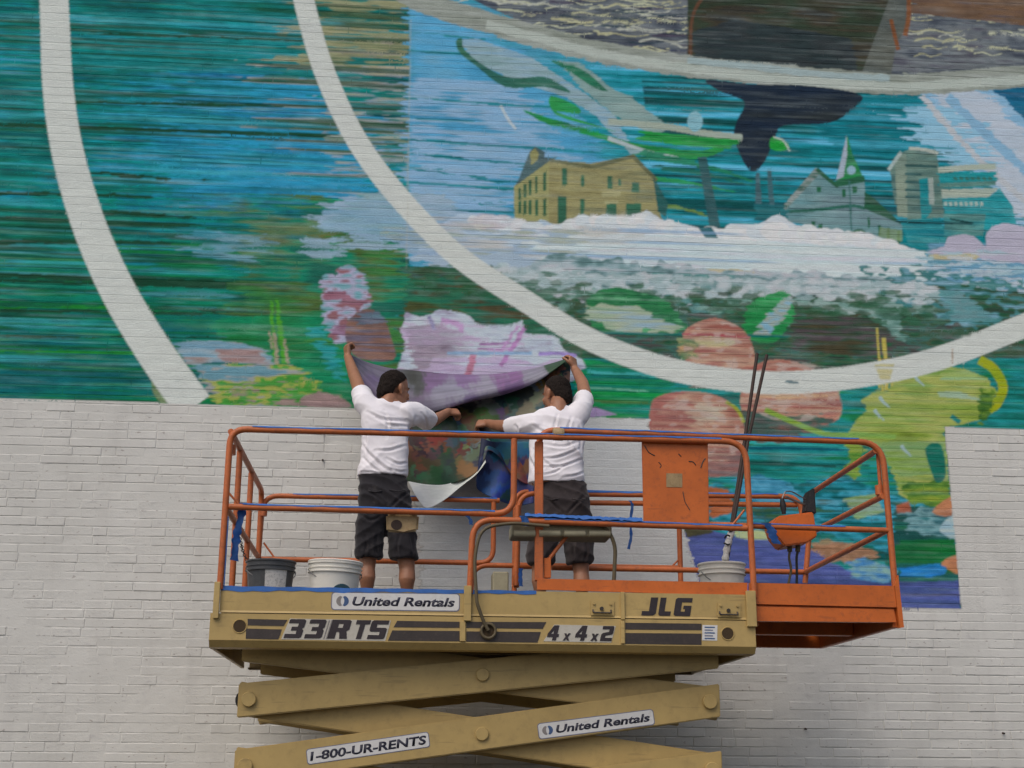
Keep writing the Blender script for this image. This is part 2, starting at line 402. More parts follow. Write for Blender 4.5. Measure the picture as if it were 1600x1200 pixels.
    paint([(1472, 310), (1545, 308), (1562, 294), (1582, 322), (1588, 352), (1560, 362), (1480, 352)], [(30, 112, 124), (46, 132, 140), (64, 140, 148)], 'l4b4')
    for k in range(8):
        paint([(1474 + k * 8, 316), (1479 + k * 8, 315), (1481 + k * 8, 321), (1476 + k * 8, 322)], [(160, 166, 160)])
    paint([(1474, 334), (1540, 334), (1536, 368), (1476, 372)], [(58, 122, 128), (92, 134, 130), (70, 110, 110)], 'r5')
    stroke([(1400, 346), (1440, 348), (1520, 349)], 3.5, [(34, 66, 70)])
    stroke([(1484, 342), (1515, 348)], 3, [(30, 60, 60)], smooth=False)
    # distant stacks and the old pole
    paint([(1181, 270), (1187, 270), (1190, 320), (1180, 322)], [(72, 96, 104)])
    paint([(1199, 266), (1205, 266), (1210, 320), (1202, 322)], [(62, 92, 100)])
    paint([(1180, 318), (1230, 322), (1226, 345), (1180, 345)], [(44, 102, 108), (34, 88, 96)], 'l5', jag=.03)
    paint([(1090, 245), (1104, 245), (1132, 388), (1114, 388)], [(52, 82, 86), (58, 92, 96)], 'l5')
    # cloud bank
    rr0 = random.Random(12)
    paint([(498, 346), (506, 330), (516, 322), (528, 310), (545, 306), (556, 310), (575, 309), (592, 298), (640, 300), (690, 303), (722, 330), (800, 345), (800, 420), (640, 400), (600, 372), (540, 366), (500, 356)],
          [(112, 142, 164), (134, 152, 174), (152, 164, 182), (120, 140, 150)], 's4r4b4', jag=.07, jagz=.012, gain=1.2)
    for k in range(26):
        x, y = rr0.uniform(490, 700), rr0.uniform(318, 400)
        stroke([(x - 24, y), (x, y + 1), (x + 26, y)], rr0.uniform(3, 9), [(150, 162, 180), (134, 154, 174)], mix='r5', jag=.08, jagz=.01, alpha=.8)
    paint(smooth_closed([(690, 352), (720, 334), (760, 334), (790, 345), (830, 348), (850, 344), (880, 355), (905, 335),
                         (930, 340), (965, 338), (985, 345), (1010, 328), (1030, 342), (1060, 348), (1110, 360), (1130, 360), (1140, 350), (1185, 350), (1215, 335), (1245, 352),
                         (1290, 358), (1320, 368), (1345, 362), (1400, 380), (1440, 396), (1452, 420), (1450, 470), (1200, 480), (900, 460), (780, 440), (720, 420), (650, 400)], 3),
          [(128, 140, 168), (158, 170, 190), (188, 188, 194), (196, 192, 198)], 'l3s2b5', grad=[(480, 360), (1050, 370)], gain=.5, jag=.004, jagz=.004)
    paint([(1090, 362), (1118, 360), (1132, 388), (1114, 388)], [(58, 96, 104)], 'l5')
    rr = random.Random(4)
    top_edge = np.array([(735, 338), (775, 338), (830, 350), (880, 354), (905, 338), (965, 340), (1010, 332), (1060, 350), (1130, 360), (1185, 352), (1245, 354), (1290, 360), (1345, 366), (1400, 382), (1440, 398)])
    for x in np.arange(740, 1440, 9):
        y = np.interp(x, top_edge[:, 0], top_edge[:, 1]) + rr.uniform(0, 9)
        rd = rr.uniform(7, 15)
        paint(ell(x, y + rd * .55, rd * 1.25, rd, 14), [rr.choice([(204, 202, 202), (208, 206, 205), (196, 194, 200), (204, 196, 200)])], alpha=.95, jagz=.003)
    paint([(1090, 355), (1112, 355), (1132, 388), (1114, 388)], [(58, 96, 104)], 'l5')
    paint([(880, 358), (1440, 392), (1448, 440), (900, 440), (820, 380)], [(190, 188, 192), (198, 196, 197), (182, 190, 194), (194, 186, 194)], 'l6r3', jag=.08)
    paint([(880, 350), (1440, 380), (1440, 430), (900, 430), (640, 400)], [(112, 140, 172), (126, 150, 180)], 'r5', thr=('n', .72), alpha=.7)
    paint([(640, 335), (800, 345), (1000, 360), (1000, 420), (700, 400)], [(180, 150, 158), (176, 160, 150), (150, 164, 176)], 'r4b4', jag=.12, alpha=.6, thr=('b', .45))
    paint(smooth_closed([(735, 338), (775, 334), (800, 352), (770, 362)], 4), [(178, 150, 160)], jag=.12, alpha=.35)
    paint([(960, 415), (1130, 420), (1340, 440), (1330, 452), (1100, 450), (980, 440)], [(180, 160, 126), (170, 150, 116)], 'r5b4', jag=.14, thr=('b', .38), alpha=.9)
    paint([(560, 300), (640, 312), (640, 370), (500, 360)], [(122, 150, 170), (110, 146, 150)], 'r5', jag=.1, alpha=.5)
    paint([(590, 355), (900, 360), (900, 398), (640, 402)], [(140, 152, 140), (132, 150, 176), (150, 150, 130)], 'r5', jag=.16, alpha=.7, thr=('r', .45))
    paint([(632, 400), (800, 394), (850, 408), (820, 424), (700, 420)], [(150, 160, 176), (160, 168, 182)], 'r5', jag=.14)
    # right-hand clouds beyond the second seam
    paint([(1446, 380), (1600, 380), (2400, 420), (2400, 560), (1600, 520), (1450, 470)], [(92, 130, 154), (110, 146, 172), (84, 124, 140)], 'l5r3', jag=.06)
    paint(smooth_closed([(1452, 396), (1475, 384), (1482, 370), (1505, 366), (1525, 372), (1540, 385), (1541, 365), (1560, 350), (1590, 352), (1640, 370), (1700, 400), (1640, 415), (1540, 405)], 4), [(168, 156, 172), (176, 164, 180)], 'l4', jagz=.006)
    paint([(1450, 398), (1530, 396), (1535, 406), (1452, 406)], [(180, 160, 128), (160, 160, 140)], 'r5', jag=.06)
    for k in range(70):
        x, y = rr0.uniform(1440, 1640), rr0.uniform(392, 470)
        stroke([(x - 18, y), (x, y + 1), (x + 20, y)], rr0.uniform(2, 6), [rr0.choice([(170, 178, 186), (150, 170, 180), (180, 178, 186)])], mix='r5', jag=.06, jagz=.01, alpha=.75)
    # cloud edges that break into dark foliage
    paint([(640, 418), (760, 416), (900, 430), (1100, 440), (1380, 450), (1460, 440), (1620, 460), (2400, 520), (2400, 620), (1560, 600), (1400, 600), (1000, 590), (860, 560), (700, 500), (632, 520)],
          [(50, 68, 56), (40, 88, 64), (72, 80, 62), (58, 96, 88), (66, 62, 60)], 'r5d3b4', gain=1.35, jag=.06, jagz=.02)
    paint([(632, 440), (720, 430), (800, 470), (900, 500), (880, 540), (760, 500), (632, 520)], [(70, 72, 44), (44, 100, 76), (40, 88, 72), (76, 66, 48)], 'r5b4', gain=1.3, jag=.05)
    paint(smooth_closed([(790, 450), (800, 425), (830, 410), (870, 400), (1010, 410), (1120, 420), (1340, 430), (1450, 440), (1446, 462), (1398, 470), (1330, 470), (1250, 462), (1120, 462),
                         (1060, 478), (1000, 470), (930, 462), (905, 470), (860, 462), (825, 452)], 3),
          [(96, 120, 122), (130, 146, 152), (160, 164, 170), (172, 166, 172)], 'r3d6b4', gain=1.5, jag=.05, jagz=.04)
    paint([(1010, 425), (1160, 430), (1160, 480), (1060, 490)], [(66, 108, 104), (92, 128, 128)], 'd6', thr=('d', .5), jag=.08)
    paint(smooth_closed([(900, 460), (910, 446), (932, 452), (930, 468), (912, 474)], 4), [(166, 160, 170), (120, 150, 140)], 'r5')
    paint(smooth_closed([(1280, 462), (1360, 446), (1395, 470), (1407, 488), (1405, 515), (1420, 526), (1412, 532), (1385, 526), (1370, 500), (1330, 492), (1290, 485)], 4),
          [(78, 112, 104), (118, 142, 136), (156, 158, 158)], 'd6r4', grad=[(1360, 540), (1340, 450)], jagz=.03, jag=.03)
    paint([(1340, 420), (1450, 420), (1600, 440), (1640, 500), (1560, 520), (1450, 500), (1380, 470)], [(52, 96, 96), (76, 118, 118), (60, 108, 110), (110, 140, 156)], 'd6r5', thr=('d', .42), jag=.06, jagz=.05)
    paint([(1450, 450), (1500, 455), (1560, 500), (1500, 505)], [(120, 150, 160), (84, 124, 126)], 'd5', jag=.06, alpha=.7)
    # foam that breaks into dabs over the foliage
    rq = random.Random(21)
    for k in range(420):
        x = rq.uniform(770, 1460)
        base = np.interp(x, [770, 900, 1100, 1300, 1460], [418, 430, 440, 446, 452])
        dy = abs(rq.gauss(0, 1)) * 24
        c = rq.choice([(176, 178, 182), (160, 168, 172), (140, 154, 156), (182, 178, 182)]) if dy < 30 else rq.choice([(110, 138, 130), (84, 116, 104), (134, 150, 146)])
        paint(ell(x, base + dy - 6, rq.uniform(5, 15), rq.uniform(2.5, 6), 9), [c], alpha=.8, jag=.02, jagz=.006)
    for k in range(240):
        x = rq.uniform(640, 1480)
        base = np.interp(x, [640, 900, 1100, 1300, 1480], [440, 462, 474, 486, 492])
        paint(ell(x, base + rq.gauss(0, 13), rq.uniform(6, 18), rq.uniform(2.5, 6), 9), [rq.choice([(50, 88, 66), (58, 74, 56), (66, 96, 80), (44, 80, 54)])], alpha=.75, jag=.03, jagz=.006)
    # cucumbers / leaves
    paint(smooth_closed([(918, 485), (925, 460), (960, 449), (1000, 456), (1040, 470), (1062, 495), (1072, 512), (1030, 525), (940, 518)], 4), [(34, 100, 62), (58, 128, 80), (40, 92, 62), (84, 140, 100)], 's4d4b5', jag=.02)
    paint([(918, 475), (990, 478), (1060, 510), (1060, 520), (960, 516), (918, 500)], [(130, 152, 130), (158, 160, 140), (140, 156, 168)], 'r6b3', jag=.06, jagz=.03)
    paint(smooth_closed([(1160, 510), (1172, 475), (1200, 462), (1224, 455), (1238, 470), (1238, 500), (1210, 535), (1170, 530)], 4), [(36, 112, 62), (60, 140, 84)], 'b5r4', jag=.02)
    paint([(1235, 462), (1244, 470), (1200, 528), (1176, 526), (1190, 500)], [(138, 156, 156), (150, 150, 140), (120, 150, 168)], 'd6', jag=.03, jagz=.03)
    paint([(1240, 500), (1340, 490), (1410, 530), (1380, 560), (1240, 548)], [(70, 62, 46), (52, 72, 58), (84, 68, 74), (44, 84, 60)], 'r5b4', gain=1.3, jag=.05)
    # lower ground behind fruit
    paint([(900, 560), (1010, 560), (1200, 610), (1500, 560), (2400, 560), (2400, 700), (1600, 671), (1476, 667), (1502, 952), (1098, 941), (1040, 765), (1004, 700), (1016, 655), (915, 652)],
          [(24, 72, 70), (30, 102, 92), (44, 128, 132), (36, 110, 70)], 'l6r3b3', gain=1.25)
    paint([(900, 560), (1050, 580), (1050, 650), (900, 655)], [(34, 126, 66), (32, 110, 84), (36, 124, 120)], 'l6b2', jag=.05)
    for (xa, ya, xb, yb, w, c) in ((905, 580, 1070, 590, 5, (70, 150, 150)), (905, 585, 1070, 595, 3, (26, 92, 90)), (905, 605, 1030, 612, 3, (110, 160, 140)), (905, 625, 1010, 630, 4, (70, 100, 60)),
                                   (1150, 700, 1330, 702, 5, (22, 80, 96)), (1150, 722, 1350, 730, 6, (24, 70, 66)), (1160, 690, 1350, 700, 5, (60, 150, 150)), (930, 520, 1240, 526, 4, (22, 96, 90))):
        stroke([(xa, ya), ((xa + xb) / 2, (ya + yb) / 2), (xb, yb)], w, [c], jag=.2)
    # peaches
    pk = [(150, 88, 80), (166, 114, 100), (180, 142, 124), (154, 96, 90)]
    paint(smooth_closed([(1066, 540), (1072, 515), (1100, 500), (1125, 498), (1160, 515), (1178, 548), (1176, 590), (1130, 600), (1076, 570)], 4), pk, 'r5b4', grad=[(1140, 500), (1100, 590)], gain=1.0)
    paint(smooth_closed([(1085, 530), (1120, 525), (1150, 535), (1120, 542), (1090, 540)], 4), [(176, 166, 128), (180, 150, 120)], 'r5', jag=.05)
    stroke([(1066, 522), (1120, 524), (1172, 528)], 4, [(150, 70, 78)])
    paint(smooth_closed([(1160, 600), (1165, 580), (1200, 563), (1245, 566), (1290, 590), (1312, 620), (1310, 655), (1260, 668), (1190, 660), (1158, 640)], 4), pk, 'r6b4', grad=[(1240, 570), (1230, 690)], gain=1.3)
    paint([(1165, 596), (1270, 600), (1300, 620), (1200, 625)], [(182, 132, 112), (190, 152, 122), (160, 90, 84)], 'r6', jag=.06)
    paint([(1150, 645), (1310, 650), (1300, 662), (1240, 690), (1160, 690)], [(86, 84, 82), (56, 84, 76), (104, 72, 66)], 'r5d4', jag=.05, jagz=.03)
    paint(smooth_closed([(1016, 640), (1024, 622), (1060, 612), (1110, 615), (1145, 632), (1160, 655), (1165, 700), (1150, 740), (1090, 745), (1030, 740), (1014, 680)], 4), pk, 'r5b4', grad=[(1160, 640), (1060, 660)], gain=1.1)
    paint(smooth_closed([(1080, 636), (1110, 630), (1130, 645), (1110, 662), (1086, 660)], 4), [(176, 170, 160), (186, 160, 140)], 'r6', jag=.05, alpha=.8)
    paint([(1060, 700), (1165, 700), (1160, 745), (1060, 745)], [(140, 92, 88), (110, 90, 96)], 'r5', jag=.03, alpha=.8)
    stroke([(1134, 628), (1152, 640), (1162, 660)], 5, [(150, 150, 62)])
    paint([(1058, 590), (1080, 594), (1140, 608), (1080, 606)], [(120, 84, 80), (110, 100, 90)], 'r5', jag=.05)
    paint([(1062, 528), (1090, 530), (1090, 560), (1060, 562)], [(160, 150, 106), (80, 116, 84), (170, 130, 100)], 'd6', jag=.04)
    for P in (ell(1122, 545, 54, 44), ell(1238, 612, 74, 48), ell(1090, 675, 74, 60)):
        paint(P, [(190, 168, 148), (180, 146, 126)], 'f5', thr=('s', .58), alpha=.32)
        paint(P, [(142, 72, 74), (128, 70, 72)], 'f5', thr=('r', .66), alpha=.28)
        paint(P, [(176, 156, 150)], thr=('d', .68), alpha=.5)
    # yellow-green peppers
    yg = [(112, 126, 54), (136, 148, 70), (158, 156, 92), (126, 144, 76)]
    paint([(1334, 662), (1356, 640), (1346, 625), (1368, 612), (1386, 612), (1398, 590), (1440, 580), (1475, 570), (1510, 578), (1540, 590), (1556, 612), (1552, 636), (1530, 655), (1500, 665),
           (1476, 667), (1484, 760), (1478, 790), (1440, 800), (1405, 775), (1380, 700), (1320, 690)], yg, 'l5b5', gain=1.2, jag=.02)
    PEP = [(1334, 662), (1356, 640), (1346, 625), (1398, 590), (1475, 570), (1540, 590), (1552, 636), (1476, 667), (1484, 760), (1440, 800), (1380, 700), (1320, 690)]
    paint(PEP, [(176, 172, 110), (168, 160, 96)], 'f5', thr=('s', .60), alpha=.36)
    paint(PEP, [(88, 124, 58), (104, 130, 66)], 'f5', thr=('r', .64), alpha=.36)
    paint([(1360, 690), (1476, 690), (1480, 740), (1400, 745)], [(104, 140, 92), (132, 150, 104), (112, 136, 60)], 'l5r3', jag=.04, alpha=.8)
    paint([(1404, 756), (1482, 748), (1485, 780), (1440, 805), (1418, 790)], [(60, 96, 46), (92, 122, 54), (130, 138, 60)], 'd5r4', jag=.03, jagz=.02)
    paint(smooth_closed([(1322, 690), (1330, 720), (1312, 748), (1320, 780), (1345, 800), (1380, 810), (1384, 790), (1350, 780), (1340, 750), (1350, 700)], 4), [(110, 132, 50), (136, 148, 70), (84, 124, 56)], 'r5b4', jag=.03)
    paint(smooth_closed([(1446, 700), (1470, 695), (1478, 740), (1466, 755), (1456, 740)], 4), [(34, 104, 88), (28, 92, 80)], 'l5')
    stroke([(1530, 562), (1552, 576), (1567, 604), (1558, 630), (1545, 640)], 15, [(152, 150, 44), (136, 148, 50)], mix='r5')
    paint([(1530, 610), (1552, 608), (1552, 630), (1542, 660), (1530, 665)], [(52, 92, 44), (96, 120, 50)], 'd6', jag=.02, jagz=.03)
    paint([(1470, 582), (1510, 580), (1540, 594), (1475, 594)], [(130, 158, 130), (150, 160, 96)], 'l5', jag=.05)
    paint([(1466, 612), (1500, 612), (1540, 626), (1470, 620)], [(150, 164, 140)], 'r5', jag=.03)
    for (x, y) in ((1380, 628), (1372, 648), (1434, 594), (1414, 704)):
        stroke([(x - 6, y - 8), (x, y), (x + 10, y + 9)], 6, [(150, 164, 168)], w2=2)
    stroke([(1486, 650), (1500, 660)], 7, [(40, 112, 110)], smooth=False)
    for (x, y0, y1, w) in ((1373, 512, 606, 4), (1384, 528, 610, 7), (1392, 560, 604, 4), (1378, 560, 612, 4)):
        stroke([(x - 3, y0), (x, (y0 + y1) / 2), (x + 1, y1)], w, [(176, 156, 84)], w2=w * .8)
    stroke([(1195, 640), (1240, 660), (1290, 678), (1340, 680), (1400, 682)], 8, [(128, 146, 60), (120, 150, 84)], mix='r5')
    # lower right vegetables
    paint([(1150, 770), (1320, 740), (1400, 780), (1500, 800), (1502, 915), (1400, 910), (1380, 860), (1290, 830), (1160, 850), (1090, 800), (1110, 750)],
          [(28, 92, 96), (40, 118, 132), (72, 146, 170), (34, 80, 82), (52, 84, 60)], 'r5d3b5', gain=1.5, jag=.04, jagz=.02)
    paint([(1150, 750), (1190, 740), (1240, 760), (1270, 790), (1250, 795), (1150, 790)], [(56, 122, 152), (84, 144, 172), (34, 96, 120)], 'r5d4', jag=.06)
    paint([(1106, 760), (1136, 765), (1148, 800), (1110, 810)], [(166, 92, 60), (150, 84, 56)], 'b5', jag=.02)
    paint([(1140, 830), (1190, 828), (1240, 850), (1160, 850)], [(180, 180, 120), (168, 176, 150)], 'r5', jag=.03)
    paint([(1260, 850), (1290, 842), (1350, 855), (1380, 870), (1310, 880), (1280, 872)], [(150, 108, 84), (166, 120, 96), (130, 110, 84)], 'd6', jag=.04, jagz=.02)
    paint([(1385, 880), (1400, 790), (1490, 792), (1502, 910), (1400, 908)], [(30, 70, 68), (40, 96, 88), (36, 88, 50), (56, 80, 52)], 'l4b6', jag=.03, gain=1.3)
    paint([(1396, 844), (1494, 842), (1498, 880), (1396, 880)], [(28, 92, 56), (32, 100, 44)], 'l5b3', jag=.05)
    paint([(1405, 800), (1470, 790), (1494, 800), (1490, 840), (1420, 830)], [(60, 112, 116), (120, 150, 156), (40, 84, 92)], 'd5r4', jag=.05, jagz=.03)
    paint(smooth_closed([(1456, 800), (1486, 776), (1487, 806)], 3), [(176, 116, 84), (168, 104, 80)], 'b5')
    paint(smooth_closed([(1468, 826), (1478, 812), (1492, 808), (1496, 840), (1476, 836)], 4), [(170, 172, 168), (140, 160, 172)], 'r5')
    paint(smooth_closed([(1470, 880), (1496, 868), (1498, 896), (1486, 892)], 3), [(180, 118, 80), (170, 110, 84)], 'b5')
    paint([(1404, 888), (1440, 884), (1470, 880), (1484, 892), (1460, 902), (1404, 900)], [(34, 100, 130), (40, 108, 176), (72, 140, 176)], 'r5b4', jag=.03)
    paint([(1400, 790), (1420, 783), (1424, 800), (1402, 802)], [(150, 80, 60)], 'b5')
    paint([(1320, 780), (1370, 770), (1380, 800), (1340, 812)], [(140, 156, 90), (150, 160, 140)], 'r5', jag=.03, alpha=.8)
    # violet-blue table edge along the bottom
    paint([(1068, 832), (1110, 828), (1160, 842), (1250, 846), (1300, 880), (1370, 910), (1500, 907), (1502, 952), (1098, 941)], [(66, 76, 122), (76, 84, 136), (88, 92, 150), (60, 72, 128)], 'l6r3', gain=1.1, jag=.015)
    paint([(1320, 880), (1350, 870), (1400, 890), (1390, 912), (1340, 905)], [(110, 146, 160), (70, 120, 170), (130, 156, 150)], 'd5r4', jag=.04)
    paint([(1068, 820), (1105, 818), (1115, 832), (1075, 840)], [(56, 60, 48), (90, 80, 60)], 'b5', jag=.02)
    stroke([(1110, 926), (1300, 928), (1500, 930)], 2.5, [(70, 66, 104)], jagz=.002)
    # flowers behind the workers
    paint(smooth_closed([(503, 440), (505, 425), (520, 430), (530, 418), (560, 420), (572, 445), (578, 470), (566, 485), (546, 500), (546, 520), (530, 540), (512, 520), (505, 480)], 3),
          [(112, 150, 160), (150, 146, 166), (166, 156, 180), (128, 84, 90)], 'd7r3', gain=1.5, jag=.03, jagz=.02)
    paint([(508, 455), (560, 455), (575, 480), (510, 470)], [(112, 66, 80), (140, 96, 110)], 'r5', thr=('d', .42), jag=.04)
    paint([(516, 508), (548, 508), (546, 525), (516, 522)], [(160, 130, 156), (120, 80, 100)], 'd6', jag=.03)
    paint(smooth_closed([(545, 500), (575, 482), (600, 500), (612, 530), (615, 562), (560, 560), (540, 530)], 4), [(116, 84, 78), (128, 92, 80), (100, 92, 110), (110, 74, 70)], 'l5r4', gain=1.2)
    paint([(555, 490), (590, 486), (602, 505), (560, 508)], [(96, 118, 130), (90, 80, 100)], 'r6', jag=.04)
    paint([(480, 512), (505, 510), (530, 560), (540, 600), (515, 580), (500, 550)], [(46, 132, 140), (60, 146, 150), (38, 110, 100)], 'r5d3', jag=.05, alpha=.85)
    paint(smooth_closed([(626, 520), (632, 500), (634, 488), (646, 492), (660, 494), (672, 492), (684, 484), (704, 486), (730, 492), (752, 508), (780, 508), (808, 505), (815, 500), (822, 520),
                         (850, 524), (872, 528), (880, 545), (905, 558), (916, 574), (902, 580), (880, 600), (640, 600), (624, 566), (634, 540)], 3),
          [(150, 138, 158), (172, 172, 186), (182, 182, 190), (176, 150, 176)], 'b5d4r3', gain=1.3, jagz=.006, jag=.008)
    paint([(640, 510), (690, 505), (735, 530), (720, 575), (650, 590), (638, 560)], [(116, 98, 110), (136, 108, 124), (150, 130, 150)], 'b5r4', jag=.06, alpha=.8, fade=[(760, 540), (690, 540)])
    paint([(670, 560), (790, 558), (840, 570), (880, 560), (880, 600), (650, 600)], [(184, 130, 170), (172, 150, 178), (186, 160, 182)], 'b5r4', thr=('b', .38), jag=.05, alpha=.85)
    for (p, w, c) in (([(750, 538), (780, 537), (805, 536)], 4, (150, 104, 150)), ([(745, 545), (775, 546), (800, 545)], 3, (162, 120, 160)), ([(820, 512), (800, 545), (782, 572)], 7, (160, 110, 156)),
                      ([(812, 508), (795, 530), (780, 555)], 4, (166, 124, 164)), ([(740, 550), (736, 570), (728, 590)], 10, (172, 110, 130)), ([(840, 553), (870, 552), (900, 556)], 6, (140, 116, 170)),
                      ([(700, 552), (760, 552), (830, 552)], 5, (130, 150, 178)), ([(690, 500), (720, 508), (720, 520)], 8, (170, 130, 168)), ([(670, 494), (676, 505), (680, 515)], 6, (130, 120, 150))):
        stroke(p, w, [c, tuple(min(255, v + 12) for v in c)], mix='d5', jag=.01)
    # white rocks lower left
    paint(smooth_closed([(275, 540), (300, 533), (360, 534), (405, 545), (424, 560), (424, 570), (330, 566), (300, 575)], 3), [(110, 140, 160), (140, 150, 160), (150, 122, 116)], 'r6', jag=.05)
    paint([(300, 570), (460, 570), (490, 595), (500, 612), (530, 622), (545, 637), (335, 632)], [(104, 136, 150), (144, 140, 140), (150, 150, 80), (70, 132, 60), (140, 116, 110)], 'r5b5d3', gain=1.6, hard=True, jag=.06)
    paint([(340, 545), (400, 545), (420, 568), (350, 566)], [(156, 124, 122), (140, 100, 96)], 'r6', jag=.05, alpha=.8)
    paint(smooth_closed([(470, 622), (500, 613), (530, 620), (548, 637), (480, 636)], 3), [(150, 124, 120), (140, 112, 112)], 'r5')
    for (x, y0, y1, w) in ((424, 470, 560, 5), (433, 468, 540, 5), (438, 500, 568, 6), (428, 520, 570, 5), (420, 518, 545, 3), (444, 530, 568, 4)):
        stroke([(x, y0), (x + 3, (y0 + y1) / 2), (x + 5, y1)], w, [(150, 136, 116) if y0 > 500 else (76, 140, 52)], w2=w * 1.2, jag=.01)
    stroke([(450, 540), (500, 530), (530, 545)], 4, [(60, 110, 60)], jag=.05)
    paint([(905, 640), (930, 636), (965, 648), (920, 653)], [(150, 124, 160)], 'r5')
    paint(smooth_closed([(236, 590), (238, 575), (250, 590), (262, 622), (255, 632), (240, 615)], 4), [(70, 110, 56), (110, 116, 84)], 'r5')
    paint([(240, 615), (252, 600), (262, 630), (252, 632)], [(110, 122, 90)], 'r5')
    # two bare rings
    rings = (([(82, -60), (86, 40), (90, 130), (102, 220), (122, 300), (150, 380), (190, 465), (245, 555), (303, 636)], 44, 60),
             ([(462, -60), (482, 30), (510, 120), (558, 220), (625, 310), (715, 400), (820, 470), (920, 530), (1030, 572), (1130, 592), (1230, 598), (1340, 588), (1450, 565), (1560, 525), (1680, 470), (1900, 330)], 32, 38))
    for P, w, w2 in rings:
        stroke(P, w, [(190, 184, 180), (194, 188, 184), (184, 178, 176)], w2=w2, mix='r4b4', gain=.5, jag=.0022)
    paint([(1366, 570), (1398, 566), (1390, 596), (1378, 600)], [(176, 160, 110)], 'r5', thr=('r', .45), alpha=.8)
    stroke([(1228, 596), (1248, 598)], 4, [(88, 104, 110)], smooth=False, jag=.02)
    stroke([(1488, 545), (1488, 568)], 2, [(150, 120, 100)], smooth=False)
    # seams where one hung cloth meets the next: slightly different tone
    paint([(641, 30), (643, 30), (636, 420), (634, 420)], [(170, 160, 150)], alpha=.35)
    # every coat dragged along the courses: pale and dark drag marks, and a little grey in every colour
    lum = canvas[..., :3] @ np.array((.2126, .7152, .0722))
    soft = 1 - .78 * np.clip((lum - .26) / .22, 0, 1)
    canvas[..., :3] = lum[..., None] + (canvas[..., :3] - lum[..., None]) * np.array((1.06, 1.06, 1.06))
    pale = np.clip((norm(vnoise(0.7, 0.013, 61) + .6 * vnoise(0.2, 0.011, 62)) - .60) * 3.2, 0, 1) * (.25 + .75 * N_BLOT)
    canvas[..., :3] += (pig((172, 176, 176)) - canvas[..., :3]) * (pale * .20)[..., None]
    dark = np.clip((norm(vnoise(0.9, 0.014, 63) + .6 * vnoise(0.25, 0.011, 64)) - .60) * 3.2, 0, 1)
    canvas[..., :3] *= (1 - .16 * dark * soft)[..., None]
    canvas[..., :3] *= (1 + soft * (.30 * (N_DAB - .5) + .24 * (N_STRK - .5) + .16 * (N_FINE - .5)))[..., None]
    canvas[..., :3] = np.clip(canvas[..., :3], .004, .86)
    for _ in range(1):
        for ax in (0, 1):
            a_ = np.roll(canvas[..., :3], 1, ax) + np.roll(canvas[..., :3], -1, ax)
            canvas[..., :3] = .5 * canvas[..., :3] + .25 * a_
    # keep the bare brick bare
    mk = poly_mask(to_wall(edge))
    full = np.zeros((MH, MW), bool)
    full[mk[0]:mk[1], mk[2]:mk[3]] = mk[4]
    canvas[..., 3] = np.where(full, 1.0, 0.0)
    # fresh white ground laid beside the last hung cloth
    paint([(640, 655), (915, 652), (1016, 655), (1004, 700), (1040, 765), (1067, 823), (1091, 903), (1097, 941), (660, 930)], [(186, 178, 178), (196, 188, 188)], 'b5d3', jag=.03, jagz=.01, alpha=.92)


paint_mural()
# ------------------------------------------------------------------ helpers: objects
COL = S.collection


def tag(o, label=None, cat=None, group=None, kind=None):
    if label: o['label'] = label
    if cat: o['category'] = cat
    if group: o['group'] = group
    if kind: o['kind'] = kind
    return o


def empty(name, loc, label, cat, group=None):
    o = bpy.data.objects.new(name, None)
    COL.objects.link(o)
    o.location = loc
    o.empty_display_size = 0.1
    return tag(o, label, cat, group)


def link(name, me, mat=None, parent=None, loc=None):
    o = bpy.data.objects.new(name, me)
    COL.objects.link(o)
    if mat is not None and len(me.materials) == 0:
        me.materials.append(mat)
    if parent is not None:
        o.parent = parent
        if parent.type == 'EMPTY' and parent.parent is None:      # parts are given in world metres
            o.matrix_parent_inverse = Matrix.Translation(parent.location).inverted()
    if loc is not None:
        o.location = loc
    return o


def mesh_np(name, V, F, smooth=False):
    """V (n,3); F (m,4) or (m,3) int array"""
    me = bpy.data.meshes.new(name)
    V = np.ascontiguousarray(V, np.float32)
    F = np.ascontiguousarray(F, np.int32)
    me.vertices.add(len(V))
    me.vertices.foreach_set('co', V.ravel())
    k = F.shape[1]
    me.loops.add(F.size)
    me.loops.foreach_set('vertex_index', F.ravel())
    me.polygons.add(len(F))
    me.polygons.foreach_set('loop_start', np.arange(0, F.size, k, dtype=np.int32))
    me.polygons.foreach_set('loop_total', np.full(len(F), k, np.int32))
    me.polygons.foreach_set('use_smooth', np.full(len(F), smooth))
    me.update(calc_edges=True)
    return me


def bm_mesh(bm, name, smooth=False, angle=None):
    bmesh.ops.recalc_face_normals(bm, faces=bm.faces)
    me = bpy.data.meshes.new(name)
    bm.to_mesh(me)
    bm.free()
    if smooth:
        me.polygons.foreach_set('use_smooth', np.ones(len(me.polygons), bool))
        if angle is not None:
            me.set_sharp_from_angle(angle=R(angle))
    me.update()
    return me


def add_box(bm, lo, hi, bev=0.0, seg=1):
    lo, hi = Vector(lo), Vector(hi)
    r = bmesh.ops.create_cube(bm, size=1.0)
    vs = r['verts']
    for v in vs:
        v.co = Vector([lo[i] + (v.co[i] + 0.5) * (hi[i] - lo[i]) for i in range(3)])
    if bev > 0:
        es = list({e for v in vs for e in v.link_edges})
        g = bmesh.ops.bevel(bm, geom=es, offset=bev, segments=seg, affect='EDGES', profile=0.5)
        return list({v for f in g['faces'] for v in f.verts})
    return vs


